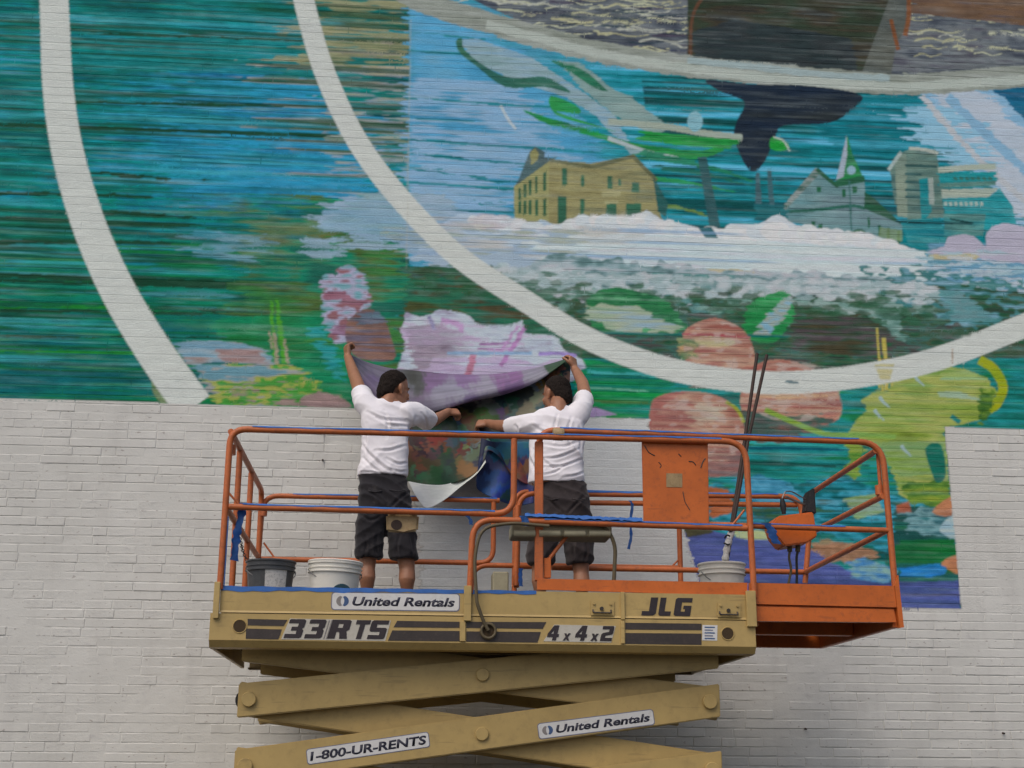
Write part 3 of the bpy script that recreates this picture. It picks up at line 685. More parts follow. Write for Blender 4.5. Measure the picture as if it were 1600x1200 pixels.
def add_prism(bm, pts, y0, y1):
    """outline in x, z pushed from y0 (front) to y1 (back)"""
    a = [bm.verts.new((p[0], y0, p[1])) for p in pts]
    b = [bm.verts.new((p[0], y1, p[1])) for p in pts]
    n = len(pts)
    bm.faces.new(a)
    bm.faces.new(b[::-1])
    for i in range(n):
        bm.faces.new((a[i], b[i], b[(i + 1) % n], a[(i + 1) % n]))


def add_cyl(bm, p0, p1, r0, r1=None, n=16, caps=True):
    p0, p1 = Vector(p0), Vector(p1)
    r1 = r0 if r1 is None else r1
    d = (p1 - p0).normalized()
    a = d.orthogonal().normalized()
    b = d.cross(a)
    A, B = [], []
    for i in range(n):
        t = 2 * math.pi * i / n
        o = a * math.cos(t) + b * math.sin(t)
        A.append(bm.verts.new(p0 + o * r0))
        B.append(bm.verts.new(p1 + o * r1))
    for i in range(n):
        bm.faces.new((A[i], A[(i + 1) % n], B[(i + 1) % n], B[i]))
    if caps:
        bm.faces.new(A[::-1])
        bm.faces.new(B)


def fillet(pts, rad, n=6):
    """round the inner corners of a polyline"""
    P = [Vector(p) for p in pts]
    out = [P[0]]
    for i in range(1, len(P) - 1):
        a, b = (P[i - 1] - P[i]), (P[i + 1] - P[i])
        la, lb = a.length, b.length
        r = rad[i - 1] if isinstance(rad, (list, tuple)) else rad
        t = min(r, la * 0.49, lb * 0.49)
        if t < 1e-4:
            out.append(P[i])
            continue
        s, e = P[i] + a.normalized() * t, P[i] + b.normalized() * t
        for k in range(n + 1):
            u = k / n
            out.append(s * (1 - u) ** 2 + P[i] * 2 * u * (1 - u) + e * u * u)
    out.append(P[-1])
    return out


def add_tube(bm, pts, r, n=10, caps=True, radii=None):
    P = [Vector(p) for p in pts]
    rings = []
    t = (P[1] - P[0]).normalized()
    a = t.orthogonal().normalized()
    for i, p in enumerate(P):
        t = ((P[min(i + 1, len(P) - 1)] - P[max(i - 1, 0)])).normalized()
        a = (a - t * a.dot(t)).normalized()
        b = t.cross(a)
        rr = radii[i] if radii else r
        rings.append([bm.verts.new(p + (a * math.cos(2 * math.pi * k / n) + b * math.sin(2 * math.pi * k / n)) * rr) for k in range(n)])
    for i in range(len(P) - 1):
        for k in range(n):
            bm.faces.new((rings[i][k], rings[i][(k + 1) % n], rings[i + 1][(k + 1) % n], rings[i + 1][k]))
    if caps:
        bm.faces.new(rings[0][::-1])
        bm.faces.new(rings[-1])


def add_lathe(bm, prof, c, n=28):
    """profile of (radius, z) turned about a vertical axis through c"""
    rings = []
    for r, z in prof:
        if r < 1e-5:
            rings.append([bm.verts.new((c[0], c[1], c[2] + z))])
        else:
            rings.append([bm.verts.new((c[0] + r * math.cos(2 * math.pi * k / n), c[1] + r * math.sin(2 * math.pi * k / n), c[2] + z)) for k in range(n)])
    for A, B in zip(rings, rings[1:]):
        for k in range(n):
            j = (k + 1) % n
            if len(A) == 1 and len(B) == 1:
                continue
            if len(A) == 1:
                bm.faces.new((A[0], B[k], B[j]))
            elif len(B) == 1:
                bm.faces.new((A[k], B[0], A[j]))
            else:
                bm.faces.new((A[k], B[k], B[j], A[j]))


# ------------------------------------------------------------------ materials
MAT = {}


def nodes_of(name):
    m = bpy.data.materials.new(name)
    m.use_nodes = True
    nt = m.node_tree
    return m, nt, nt.nodes['Principled BSDF'], nt.nodes.new, nt.links.new


def coord(nt, kind='Object'):
    if kind == 'World':
        return nt.nodes.new('ShaderNodeNewGeometry').outputs['Position']
    return nt.nodes.new('ShaderNodeTexCoord').outputs['Object']


def noise_node(nt, vec, scale, detail=4, rough=0.6, stretch=None):
    n = nt.nodes.new('ShaderNodeTexNoise')
    n.inputs['Scale'].default_value = scale
    n.inputs['Detail'].default_value = detail
    n.inputs['Roughness'].default_value = rough
    if stretch:
        mp = nt.nodes.new('ShaderNodeMapping')
        mp.inputs['Scale'].default_value = stretch
        nt.links.new(vec, mp.inputs['Vector'])
        vec = mp.outputs[0]
    nt.links.new(vec, n.inputs['Vector'])
    return n.outputs['Fac']


def ramp(nt, fac, a, b, c0=(0, 0, 0, 1), c1=(1, 1, 1, 1)):
    r = nt.nodes.new('ShaderNodeValToRGB')
    r.color_ramp.elements[0].position = a
    r.color_ramp.elements[1].position = b
    r.color_ramp.elements[0].color = c0
    r.color_ramp.elements[1].color = c1
    nt.links.new(fac, r.inputs[0])
    return r.outputs[0]


def mix(nt, fac, a, b, mode='MIX'):
    m = nt.nodes.new('ShaderNodeMix')
    m.data_type = 'RGBA'
    m.blend_type = mode
    for sock, v in ((m.inputs['Factor'], fac), (m.inputs['A'], a), (m.inputs['B'], b)):
        if hasattr(v, 'is_output'):
            nt.links.new(v, sock)
        else:
            sock.default_value = v if not isinstance(v, tuple) else (tuple(v) + (1,))[:4]
    return m.outputs['Result']


def bump(nt, bsdf, h, strength, dist=0.01):
    b = nt.nodes.new('ShaderNodeBump')
    b.inputs['Strength'].default_value = strength
    b.inputs['Distance'].default_value = dist
    nt.links.new(h, b.inputs['Height'])
    nt.links.new(b.outputs[0], bsdf.inputs['Normal'])


def worn(name, base, rough=0.5, dirt=(0.12, 0.1, 0.08), dirt_amt=0.35, var=0.15, metal=0.0, spec=0.4, scale=6.0, bmp=0.15, scratch=0.0):
    """a painted or plain surface with uneven tone, grime patches and scuffs"""
    m, nt, b, new, lk = nodes_of(name)
    v = coord(nt, 'World')
    n1 = noise_node(nt, v, scale, 5, 0.65)
    n2 = noise_node(nt, v, scale * 6, 4, 0.7)
    base = tuple(base)
    c = mix(nt, ramp(nt, n1, 0.3, 0.7), tuple(x * (1 - var) for x in base), tuple(min(0.9, x * (1 + var)) for x in base))
    d = nt.nodes.new('ShaderNodeMath')
    d.operation = 'MULTIPLY'
    d.inputs[1].default_value = dirt_amt
    lk(ramp(nt, n2, 0.52, 0.78), d.inputs[0])
    c = mix(nt, d.outputs[0], c, tuple(dirt))
    if scratch:
        n3 = noise_node(nt, v, scale * 9, 2, 0.5, (0.15, 1, 1.6))
        s = nt.nodes.new('ShaderNodeMath')
        s.operation = 'MULTIPLY'
        s.inputs[1].default_value = scratch
        lk(ramp(nt, n3, 0.66, 0.72), s.inputs[0])
        c = mix(nt, s.outputs[0], c, tuple(x * 0.45 + 0.02 for x in base))
    lk(c, b.inputs['Base Color'])
    r = nt.nodes.new('ShaderNodeMapRange')
    r.inputs['To Min'].default_value = max(0.05, rough - 0.12)
    r.inputs['To Max'].default_value = min(1, rough + 0.15)
    lk(n2, r.inputs['Value'])
    lk(r.outputs[0], b.inputs['Roughness'])
    b.inputs['Metallic'].default_value = metal
    b.inputs['Specular IOR Level'].default_value = spec
    if bmp:
        bump(nt, b, n2, bmp, 0.004)
    MAT[name] = m
    return m


def flat(name, base, rough=0.6, spec=0.3, var=0.1, scale=30):
    return worn(name, base, rough, dirt_amt=0.1, var=var, spec=spec, scale=scale, bmp=0.05)


worn('yellow_paint', (0.46, 0.325, 0.122), 0.42, (0.14, 0.10, 0.05), 0.28, 0.12, scale=3.0, scratch=0.35)
worn('orange_paint', (0.56, 0.132, 0.022), 0.40, (0.16, 0.05, 0.03), 0.45, 0.14, scale=5.0, scratch=0.45)
worn('frame_shade_brown', (0.17, 0.12, 0.05), 0.7, (0.05, 0.035, 0.02), 0.6, 0.25, scale=5)  # dark brown puts the shade under the deck into the frame's colour
worn('orange_box', (0.62, 0.135, 0.018), 0.4, (0.2, 0.06, 0.03), 0.3, 0.1, scale=9)
worn('orange_rail', (0.50, 0.13, 0.036), 0.42, (0.14, 0.07, 0.05), 0.6, 0.18, scale=7.0, scratch=0.5)
worn('dark_stripe', (0.045, 0.035, 0.032), 0.45, (0.12, 0.09, 0.06), 0.4, 0.2, scale=8)
worn('letter_dark', (0.030, 0.022, 0.026), 0.45, (0.1, 0.08, 0.06), 0.25, 0.2, scale=12)
worn('letter_blue', (0.030, 0.03, 0.05), 0.45, (0.1, 0.1, 0.1), 0.15, 0.2, scale=12)
worn('decal_white', (0.66, 0.65, 0.63), 0.4, (0.3, 0.25, 0.2), 0.3, 0.06, scale=6)
worn('decal_aged', (0.52, 0.49, 0.42), 0.45, (0.3, 0.24, 0.14), 0.4, 0.08, scale=9)
worn('decal_border', (0.16, 0.17, 0.24), 0.4)
worn('logo_blue', (0.05, 0.10, 0.22), 0.4)
worn('logo_grey', (0.24, 0.22, 0.21), 0.4)
worn('tape_sheen_blue', (0.035, 0.135, 0.42), 0.55, (0.04, 0.1, 0.25), 0.3, 0.25, scale=9)  # real tape, and the sky sheen painted on the rail tops
worn('teal_tape', (0.012, 0.05, 0.07), 0.5)
worn('steel_dark', (0.06, 0.05, 0.045), 0.5, metal=0.5)
worn('steel_grey', (0.25, 0.25, 0.25), 0.4, metal=0.8)
worn('black_rubber', (0.018, 0.018, 0.02), 0.6)
worn('hole_dark', (0.05, 0.03, 0.012), 0.8)
worn('olive_hose', (0.11, 0.085, 0.045), 0.55, scale=14)
worn('khaki_tray', (0.33, 0.30, 0.20), 0.6, scale=10)
worn('brown_pole', (0.034, 0.017, 0.011), 0.65, (0.09, 0.06, 0.045), 0.35, 0.3, scale=14)
worn('bucket_white', (0.85, 0.82, 0.73), 0.35, (0.45, 0.4, 0.32), 0.12, 0.05, scale=10)
worn('bucket_grey', (0.085, 0.088, 0.092), 0.4, (0.3, 0.3, 0.3), 0.15, 0.2, scale=10)
worn('wire', (0.2, 0.2, 0.2), 0.4, metal=0.9)
worn('tan_leather', (0.34, 0.24, 0.12), 0.6, (0.2, 0.09, 0.03), 0.7, 0.25, scale=12)
worn('paper_white', (0.66, 0.64, 0.60), 0.7, (0.05, 0.05, 0.06), 0.8, 0.08, scale=14)
worn('asphalt', (0.055, 0.054, 0.052), 0.85, (0.02, 0.02, 0.02), 0.4, 0.25, scale=3, bmp=0.6)


def brick_paint(name, mural):
    """white masonry paint; with `mural` the pigment kept on the vertices lies over it"""
    m, nt, b, new, lk = nodes_of(name)
    v = coord(nt, 'World')
    n1 = noise_node(nt, v, 0.9, 4, 0.6)
    n2 = noise_node(nt, v, 9, 5, 0.7, (1, 1, 2.2))
    n3 = noise_node(nt, v, 60, 3, 0.7)
    white = mix(nt, ramp(nt, n1, 0.3, 0.7), (0.605, 0.60, 0.56), (0.69, 0.685, 0.645))
    white = mix(nt, ramp(nt, n2, 0.58, 0.82), white, (0.47, 0.46, 0.455))
    drip = noise_node(nt, v, 2.6, 5, 0.65, (2.2, 1, 0.3))
    fd = new('ShaderNodeMath'); fd.operation = 'MULTIPLY'; fd.inputs[1].default_value = 0.32
    lk(ramp(nt, drip, 0.50, 0.74), fd.inputs[0])
    white = mix(nt, fd.outputs[0], white, (0.47, 0.455, 0.43))
    spots = noise_node(nt, v, 26, 2, 0.5, (1, 1, 1.6))
    f = new('ShaderNodeMath'); f.operation = 'MULTIPLY'; f.inputs[1].default_value = 0.5
    lk(ramp(nt, spots, 0.665, 0.72), f.inputs[0])
    white = mix(nt, f.outputs[0], white, (0.22, 0.17, 0.15))
    col = white
    if mural:
        a = new('ShaderNodeAttribute')
        a.attribute_name = 'paint'
        dab = noise_node(nt, v, 38, 4, 0.7, (0.25, 1, 1.8))
        tone = nt.nodes.new('ShaderNodeMapRange')
        tone.inputs['To Min'].default_value = 0.82
        tone.inputs['To Max'].default_value = 1.2
        lk(dab, tone.inputs['Value'])
        vm = new('ShaderNodeVectorMath'); vm.operation = 'SCALE'
        lk(a.outputs['Color'], vm.inputs[0]); lk(tone.outputs[0], vm.inputs['Scale'])
        col = mix(nt, a.outputs['Alpha'], white, vm.outputs[0])
    lk(col, b.inputs['Base Color'])
    b.inputs['Roughness'].default_value = 0.75
    b.inputs['Specular IOR Level'].default_value = 0.08 if mural else 0.2
    hh = mix(nt, 0.35, n2, n3)
    bump(nt, b, hh, 0.6 if not mural else 0.35, 0.008)
    MAT[name] = m
    return m


brick_paint('white_masonry', False)
brick_paint('mural_masonry', True)
# ------------------------------------------------------------------ ground
gx, gy = np.meshgrid(np.linspace(-300, 300, 25), np.concatenate([np.linspace(-300, -20, 8), np.linspace(-16, 0.3, 18)]))
nx_, ny_ = gx.shape[1], gx.shape[0]
V = np.stack([gx.ravel(), gy.ravel(), np.zeros(gx.size)], 1)
i = np.arange(nx_ * ny_).reshape(ny_, nx_)
F = np.stack([i[:-1, :-1], i[:-1, 1:], i[1:, 1:], i[1:, :-1]], -1).reshape(-1, 4)
tag(link('ground', mesh_np('ground', V, F), MAT['asphalt']), 'dark asphalt yard in front of the painted wall', None, None, 'structure')

# ------------------------------------------------------------------ painted brick wall
wall = empty('brick_wall', (0, 0.1, 0), 'tall painted brick wall carrying a half finished blue and green mural', 'wall')
WX0, WX1, WZT = -7.5, 9.5, 9.6
NC = int(WZT / PITCH_Z)
JW = 0.0062


def sample_paint(x, z):
    fx, fz = (x - MX0) / MR - 0.5, (z - MZ0) / MR - 0.5
    inside = (fx > 0) & (fx < MW - 2) & (fz > 0) & (fz < MH - 2)
    fx, fz = np.clip(fx, 0, MW - 2.001), np.clip(fz, 0, MH - 2.001)
    c, r = fx.astype(int), fz.astype(int)
    u, v = (fx - c)[:, None], (fz - r)[:, None]
    p = canvas[r, c] * (1 - u) * (1 - v) + canvas[r, c + 1] * u * (1 - v) + canvas[r + 1, c] * (1 - u) * v + canvas[r + 1, c + 1] * u * v
    p[~inside] = 0
    return p


def brick_template(nx, nz):
    """unit front grid, a chamfer ring and a ring at the back"""
    uu, vv = np.meshgrid(np.linspace(0, 1, nx + 1), np.linspace(0, 1, nz + 1))
    g = np.stack([uu.ravel(), vv.ravel()], 1)
    idx = np.arange((nx + 1) * (nz + 1)).reshape(nz + 1, nx + 1)
    f = np.stack([idx[:-1, :-1], idx[:-1, 1:], idx[1:, 1:], idx[1:, :-1]], -1).reshape(-1, 4)
    loop = np.concatenate([idx[0, :-1], idx[:-1, -1], idx[-1, :0:-1], idx[:0:-1, 0]])
    n = len(g)
    m = len(loop)
    kind = np.concatenate([np.zeros(n), np.ones(m), np.full(m, 2)])
    uv = np.concatenate([g, g[loop], g[loop]])
    a, b, c = loop, n + np.arange(m), n + m + np.arange(m)
    j = np.roll(np.arange(m), -1)
    f2 = np.stack([b, b[j], a[j], a], -1)
    f3 = np.stack([c, c[j], b[j], b], -1)
    return uv, kind, np.concatenate([f, f2, f3])


def build_bricks(B, nx, nz):
    """B rows: x0, x1, z0, z1, proud, tilt_x, tilt_z"""
    uv, kind, f = brick_template(nx, nz)
    nb, nv = len(B), len(uv)
    rng = np.random.default_rng(5 + nx)
    ch = 0.0034 if nz == 1 else 0.0024
    inset = np.where(kind == 0, ch, 0.0)
    sx = (uv[:, 0] == 0) * 1.0 - (uv[:, 0] == 1) * 1.0
    sz = (uv[:, 1] == 0) * 1.0 - (uv[:, 1] == 1) * 1.0
    w, h = B[:, 1] - B[:, 0], B[:, 3] - B[:, 2]
    X = B[:, 0:1] + uv[None, :, 0] * w[:, None] + (sx * inset)[None]
    Z = B[:, 2:3] + uv[None, :, 1] * h[:, None] + (sz * inset)[None]
    X = X + (rng.random(X.shape) - .5) * 0.0024 * (np.abs(sx) > 0)
    Z = Z + (rng.random(Z.shape) - .5) * (0.0034 if nz == 1 else 0.0018) * (np.abs(sz) > 0)
    Y = -B[:, 4:5] - B[:, 5:6] * (uv[None, :, 0] - .5) - B[:, 6:7] * (uv[None, :, 1] - .5)
    Y = np.where(kind[None] == 0, Y + (rng.random(X.shape) - .5) * 0.0012, np.where(kind[None] == 1, Y + (0.0030 if nz == 1 else 0.0018), 0.02))
    V = np.stack([X, Y, Z], -1).reshape(-1, 3)
    F = (f[None] + (np.arange(nb) * nv)[:, None, None]).reshape(-1, 4)
    return V, F


rng = np.random.default_rng(3)
rows = []
for k in range(NC):
    z0 = k * PITCH_Z
    x = WX0 - (0.5 * PITCH_X if k % 2 else 0) - rng.random() * 0.02
    while x < WX1:
        L = PITCH_X
        covered = sample_paint(np.array([x + 0.1]), np.array([z0 + PITCH_Z / 2]))[0, 3] > 0.5
        if covered:
            L *= rng.integers(3, 8)      # under the glued cloth the upright joints do not show
        else:
            if rng.random() < 0.05:
                L *= 0.5
            if rng.random() < 0.20:
                L *= rng.integers(2, 4)  # an upright joint lost under the paint
        L *= 1 + rng.normal() * 0.008
        jw = 0.0055 * (0.5 + 0.9 * rng.random())
        dz = rng.normal() * 0.0010
        rows.append((x + jw / 2, x + L - jw / 2, z0 + JW / 2 + dz, z0 + PITCH_Z - JW / 2 + dz + rng.normal() * 0.0008,
                     (0.0013 + rng.normal() * 0.0004) if covered else (0.0026 + rng.normal() * 0.0010), rng.normal() * (0.0004 if covered else 0.0010), rng.normal() * (0.0006 if covered else 0.0014)))
        x += L
ALL = np.array(rows)
cx, cz = (ALL[:, 0] + ALL[:, 1]) / 2, (ALL[:, 2] + ALL[:, 3]) / 2


def to_px(x, y, z):
    d0, d1, d2 = x - CO[0], y - CO[1], z - CO[2]
    w = d0 * fw[0] + d1 * fw[1] + d2 * fw[2]
    return 800 + FPX * (d0 * rt[0] + d1 * rt[1] + d2 * rt[2]) / w, 600 - FPX * (d0 * up[0] + d1 * up[1] + d2 * up[2]) / w


bx, by = to_px(cx, 0 * cx, cz)
# the 300 whole stretchers of the bare wall that show largest: the open panel left of the lift, lowest courses first
open_left = (bx > 8) & (bx < 322) & (by > 645) & (by < 1196)
cand = np.where(open_left & (ALL[:, 1] - ALL[:, 0] < 0.23) & (ALL[:, 1] - ALL[:, 0] > 0.17))[0]
cand = cand[np.argsort(-by[cand])][:300]
single = np.zeros(len(ALL), bool)
single[cand] = True
pa = sample_paint(cx, cz)[:, 3]
# a brick that the mural's edge crosses is fine-meshed too
edge_any = np.zeros(len(ALL), bool)
for dx in (-0.5, -0.25, 0.0, 0.25, 0.5):
    edge_any |= sample_paint(cx + dx * (ALL[:, 1] - ALL[:, 0]), cz)[:, 3] > 0
    edge_any |= sample_paint(cx, cz + dx * PITCH_Z)[:, 3] > 0
seen = (bx > -260) & (bx < 1860) & (by > -140) & (by < 1240)
fine = (edge_any | (pa > 0)) & seen & ~single
mid = (pa > 0) & ~seen & ~single
plain = ~fine & ~mid & ~single
Vs, Fs, off = [], [], 0
nlen = np.clip(np.round((ALL[:, 1] - ALL[:, 0]) / PITCH_X), 1, 8).astype(int)
groups = [(fine & (nlen == q), 22 * q, 7) for q in range(1, 9)] + [(mid & (nlen == q), 5 * q, 3) for q in range(1, 9)] + [(plain & (nlen == q), 4 * q, 1) for q in range(1, 9)]
for sel, nx, nz in groups:
    if sel.any():
        V, F = build_bricks(ALL[sel], nx, nz)
        Vs.append(V); Fs.append(F + off); off += len(V)
V, F = np.concatenate(Vs), np.concatenate(Fs)
me = mesh_np('brickwork', V, F)
at_ = me.attributes.new('paint', 'FLOAT_COLOR', 'POINT')
at_.data.foreach_set('color', sample_paint(V[:, 0].astype(float), V[:, 2].astype(float)).astype(np.float32).ravel())
tag(link('brickwork', me, MAT['mural_masonry'], wall), kind='stuff')
# mortar: a sheet that rises and sinks, so that joints fade where paint has filled them
mx = np.arange(WX0, WX1, 0.018)
mz = np.sort(np.concatenate([np.arange(NC + 1) * PITCH_Z, np.arange(NC) * PITCH_Z + PITCH_Z / 2]))
gx, gz = np.meshgrid(mx, mz)
r2 = np.random.default_rng(9)


def lattice_noise(X, Z, sx, sz, r):
    lat = r.random((int(20 / sz) + 4, int(22 / sx) + 4))
    a, b = (X - WX0) / sx + 1, Z / sz + 1
    i, j = np.floor(a).astype(int), np.floor(b).astype(int)
    u, v = a - i, b - j
    u, v = u * u * (3 - 2 * u), v * v * (3 - 2 * v)
    return lat[j, i] * (1 - u) * (1 - v) + lat[j, i + 1] * u * (1 - v) + lat[j + 1, i] * (1 - u) * v + lat[j + 1, i + 1] * u * v


fill = 0.45 * lattice_noise(gx, gz, 0.8, 0.5, r2) + 0.35 * lattice_noise(gx, gz, 0.22, 0.0677, r2) + 0.2 * lattice_noise(gx, gz, 0.05, 0.0677, r2)
cov = sample_paint(gx.ravel(), gz.ravel())[:, 3].reshape(gx.shape)
f_ = np.clip((fill - 0.34) / 0.36, 0, 1)
my = (0.0021 - 0.0042 * f_) * (1 - cov) + (0.0003 - 0.0012 * f_) * cov
V = np.stack([gx, my, gz], -1).reshape(-1, 3)
i = np.arange(gx.size).reshape(gx.shape)
F = np.stack([i[:-1, :-1], i[:-1, 1:], i[1:, 1:], i[1:, :-1]], -1).reshape(-1, 4)
me = mesh_np('mortar', V, F, True)
at_ = me.attributes.new('paint', 'FLOAT_COLOR', 'POINT')
at_.data.foreach_set('color', sample_paint(V[:, 0].astype(float), V[:, 2].astype(float)).astype(np.float32).ravel())
link('mortar', me, MAT['mural_masonry'], wall)
bm = bmesh.new()
add_box(bm, (WX0 - 0.2, 0.021, 0), (WX1 + 0.2, 0.32, WZT - 0.01))
link('wall_core', bm_mesh(bm, 'wall_core'), MAT['white_masonry'], wall)
bm = bmesh.new()
add_box(bm, (WX0 - 0.25, -0.05, WZT), (WX1 + 0.25, 0.36, WZT + 0.09), 0.006)
link('coping', bm_mesh(bm, 'coping'), MAT['white_masonry'], wall)
# single bricks: six shapes shared
variants = []
for s in range(6):
    r3 = np.random.default_rng(40 + s)
    b = np.array([[-0.1028, 0.1028, -0.0301, 0.0301, 0.0026 + r3.normal() * 0.0011, r3.normal() * 0.0014, r3.normal() * 0.0014]])
    V, F = build_bricks(b, 1, 1)
    V[:, 0] += r3.normal(size=len(V)) * 0.0007
    variants.append(mesh_np('brick', V, F))
for n, k in enumerate(cand):
    o = link('brick', variants[n % 6], MAT['white_masonry'], wall)
    o.location = (cx[k], 0, cz[k])
    o.scale = ((ALL[k, 1] - ALL[k, 0]) / 0.2056, 1, (ALL[k, 3] - ALL[k, 2]) / 0.0602)
# a few rusted pins and a cable stub left in the brickwork
for px_, py_ in ((505, 676), (504, 718), (1258, 1138), (1336, 932), (1567, 1145)):
    p = at(px_, py_, -0.01)
    bm = bmesh.new()
    add_cyl(bm, (p[0], 0.01, p[2]), (p[0] + 0.004, -0.03, p[2] - 0.006), 0.008, 0.006, 8)
    link('wall_pin', bm_mesh(bm, 'wall_pin'), MAT['brown_pole'], wall)
# ------------------------------------------------------------------ scissor lift
YF, YR = -2.2, -0.36
XL, XR, XE = -1.045, 2.125, 3.0
DECK = 2.575
lift = empty('scissor_lift', (0.5, -1.28, 0), 'tan rough terrain scissor lift with orange guard rails raised against the mural wall', 'scissor lift')
RAIL = 0.0195


def PX(px, py, Y):
    return Vector(at(px, py, Y))


def part(name, bm, mat, smooth=False, angle=35, label=None, parent=None):
    o = link(name, bm_mesh(bm, name, smooth, angle if smooth else None), MAT[mat], parent or lift)
    if label:
        o['label'] = label
    return o


def boxpart(name, lo, hi, mat, bev=0.004, parent=None):
    bm = bmesh.new()
    add_box(bm, lo, hi, bev)
    return part(name, bm, mat, parent=parent)


def tube(name, pts, rad=0.1, r=RAIL, mat='orange_rail', parent=None, n=12, seg=7):
    bm = bmesh.new()
    add_tube(bm, fillet(pts, rad, seg), r, n)
    return part(name, bm, mat, True, 50, parent=parent)


def rail_sheen(pts, r=RAIL, parent=None, arc=62, off=0.0016):
    """blue strip along the top of a tube, standing in for reflected sky"""
    bm = bmesh.new()
    P = [Vector(p) for p in pts]
    # break the run up so that it lifts and wanders a little
    Q = []
    for a, b in zip(P, P[1:]):
        m = max(1, int((b - a).length / 0.09))
        Q += [a.lerp(b, k / m) for k in range(m)]
    Q.append(P[-1])
    prev = None
    for i, p in enumerate(Q):
        t = (Q[min(i + 1, len(Q) - 1)] - Q[max(0, i - 1)]).normalized()
        s = t.cross(Vector((0, 0, 1)))
        s = s.normalized() if s.length > 1e-3 else Vector((0, 1, 0))
        u = s.cross(t).normalized()
        w = R(arc) * (1 + 0.14 * math.sin(i * 1.7 + p.x * 9))
        o = off + 0.0012 * (1 + math.sin(i * 0.9 + p.y * 5))
        ring = [bm.verts.new(p + (u * math.cos(a) + s * math.sin(a)) * (r + o)) for a in np.linspace(-w, w, 7)]
        if prev:
            for k in range(6):
                bm.faces.new((prev[k], prev[k + 1], ring[k + 1], ring[k]))
        prev = ring
    return part('tape', bm, 'tape_sheen_blue', True, 60, parent=parent)  # added strip; its blue puts the sky's reflection into colour


def profile_x(name, x0, x1, prof, mat, parent=None, bev=0.0):
    """profile in (y, z) run along x"""
    bm = bmesh.new()
    a = [bm.verts.new((x0, p[0], p[1])) for p in prof]
    b = [bm.verts.new((x1, p[0], p[1])) for p in prof]
    n = len(prof)
    bm.faces.new(a); bm.faces.new(b[::-1])
    for k in range(n):
        bm.faces.new((a[k], a[(k + 1) % n], b[(k + 1) % n], b[k]))
    if bev:
        bmesh.ops.bevel(bm, geom=list(bm.edges), offset=bev, segments=1, affect='EDGES')
    return part(name, bm, mat, parent=parent)


# platform frame
upper = profile_x('platform_beam', XL, XR + 0.005, [(YF, 2.617), (YF + 0.07, 2.617), (YF + 0.07, 2.605), (YF + 0.012, 2.605), (YF + 0.012, 2.478), (YF + 0.02, 2.466), (YF - 0.006, 2.466), (YF, 2.478)], 'yellow_paint')
lower = profile_x('chassis_beam', -1.095, 2.133, [(YF - 0.004, 2.4605), (YF + 0.075, 2.4605), (YF + 0.075, 2.45), (YF + 0.012, 2.45), (YF + 0.012, 2.315), (YF + 0.10, 2.27), (YF + 0.09, 2.262), (YF + 0.03, 2.268), (YF - 0.004, 2.307)], 'yellow_paint')
profile_x('platform_beam', XL, XR, [(YR, 2.615), (YR - 0.07, 2.615), (YR - 0.07, 2.605), (YR - 0.012, 2.605), (YR - 0.012, 2.27), (YR - 0.10, 2.27), (YR - 0.10, 2.258), (YR, 2.258)], 'frame_shade_brown')
for nm, x0, x1 in (('end_beam', -1.093, -1.07), ('end_beam', 2.10, 2.131)):
    bm = bmesh.new()
    add_box(bm, (x0, YF + 0.077, 2.262), (x1, YR - 0.105, 2.4595), 0.003)
    part(nm, bm, 'yellow_paint')
for nm, x0, x1 in (('end_beam', XL + 0.001, XL + 0.02), ('end_beam', XR - 0.02, XR + 0.003)):
    bm = bmesh.new()
    add_box(bm, (x0, YF + 0.073, 2.463), (x1, YR - 0.073, 2.614), 0.003)
    part(nm, bm, 'yellow_paint')
boxpart('deck', (XL + 0.022, YF + 0.074, 2.55), (XR - 0.022, YR - 0.074, DECK), 'steel_dark')
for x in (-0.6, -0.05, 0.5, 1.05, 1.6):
    boxpart('cross_member', (x - 0.025, YF + 0.08, 2.47), (x + 0.025, YR - 0.08, 2.547), 'frame_shade_brown')
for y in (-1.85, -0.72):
    boxpart('slide_channel', (-1.068, y - 0.045, 2.36), (2.098, y + 0.045, 2.4665), 'frame_shade_brown')


def quad_box(name, x0, y0, x1, y1, Y, dy, mat, bev=0.003):
    a, b = PX(x0, y1, Y), PX(x1, y0, Y)
    return boxpart(name, (a.x, Y, a.z), (b.x, Y + dy, b.z), mat, bev)


for a in ((331.5, 909, 344.5, 966), (724.5, 915, 737, 970), (1168, 923, 1181, 979)):
    quad_box('post_socket', *a, YF - 0.03, 0.022, 'yellow_paint')
for a in ((718.5, 970, 727.5, 1002), (970.5, 925, 976, 968), (970.5, 970, 976, 1005.5)):
    quad_box('beam_rib', *a, YF - 0.018, 0.0135, 'yellow_paint', 0.002)
for px_, py_, r in ((374.6, 978.5, 0.038), (1137, 990, 0.037)):
    c = PX(px_, py_, YF - 0.004)
    bm = bmesh.new()
    add_cyl(bm, (c.x, YF - 0.0065, c.z), (c.x, YF - 0.0035, c.z), r, r, 28)
    h = part('hole_shade_disc', bm, 'hole_dark')  # raised dark disc, its colour standing in for shade inside a hole
    bm = bmesh.new()
    ring_pts = [(c.x + (r + .001) * math.cos(t), YF - 0.006, c.z + (r + .001) * math.sin(t)) for t in np.linspace(0, 2 * math.pi, 29)]
    add_tube(bm, ring_pts, 0.0032, 6, False)
    part('hole_rim', bm, 'yellow_paint', True, 60, parent=h)


# ---- lettering
def place_mesh(me, name, mat, parent, origin, ang=0.0):
    o = link(name, me, MAT[mat], parent)
    me.transform(Matrix.Translation(origin) @ Matrix.Rotation(-ang, 4, 'Y'))
    return o


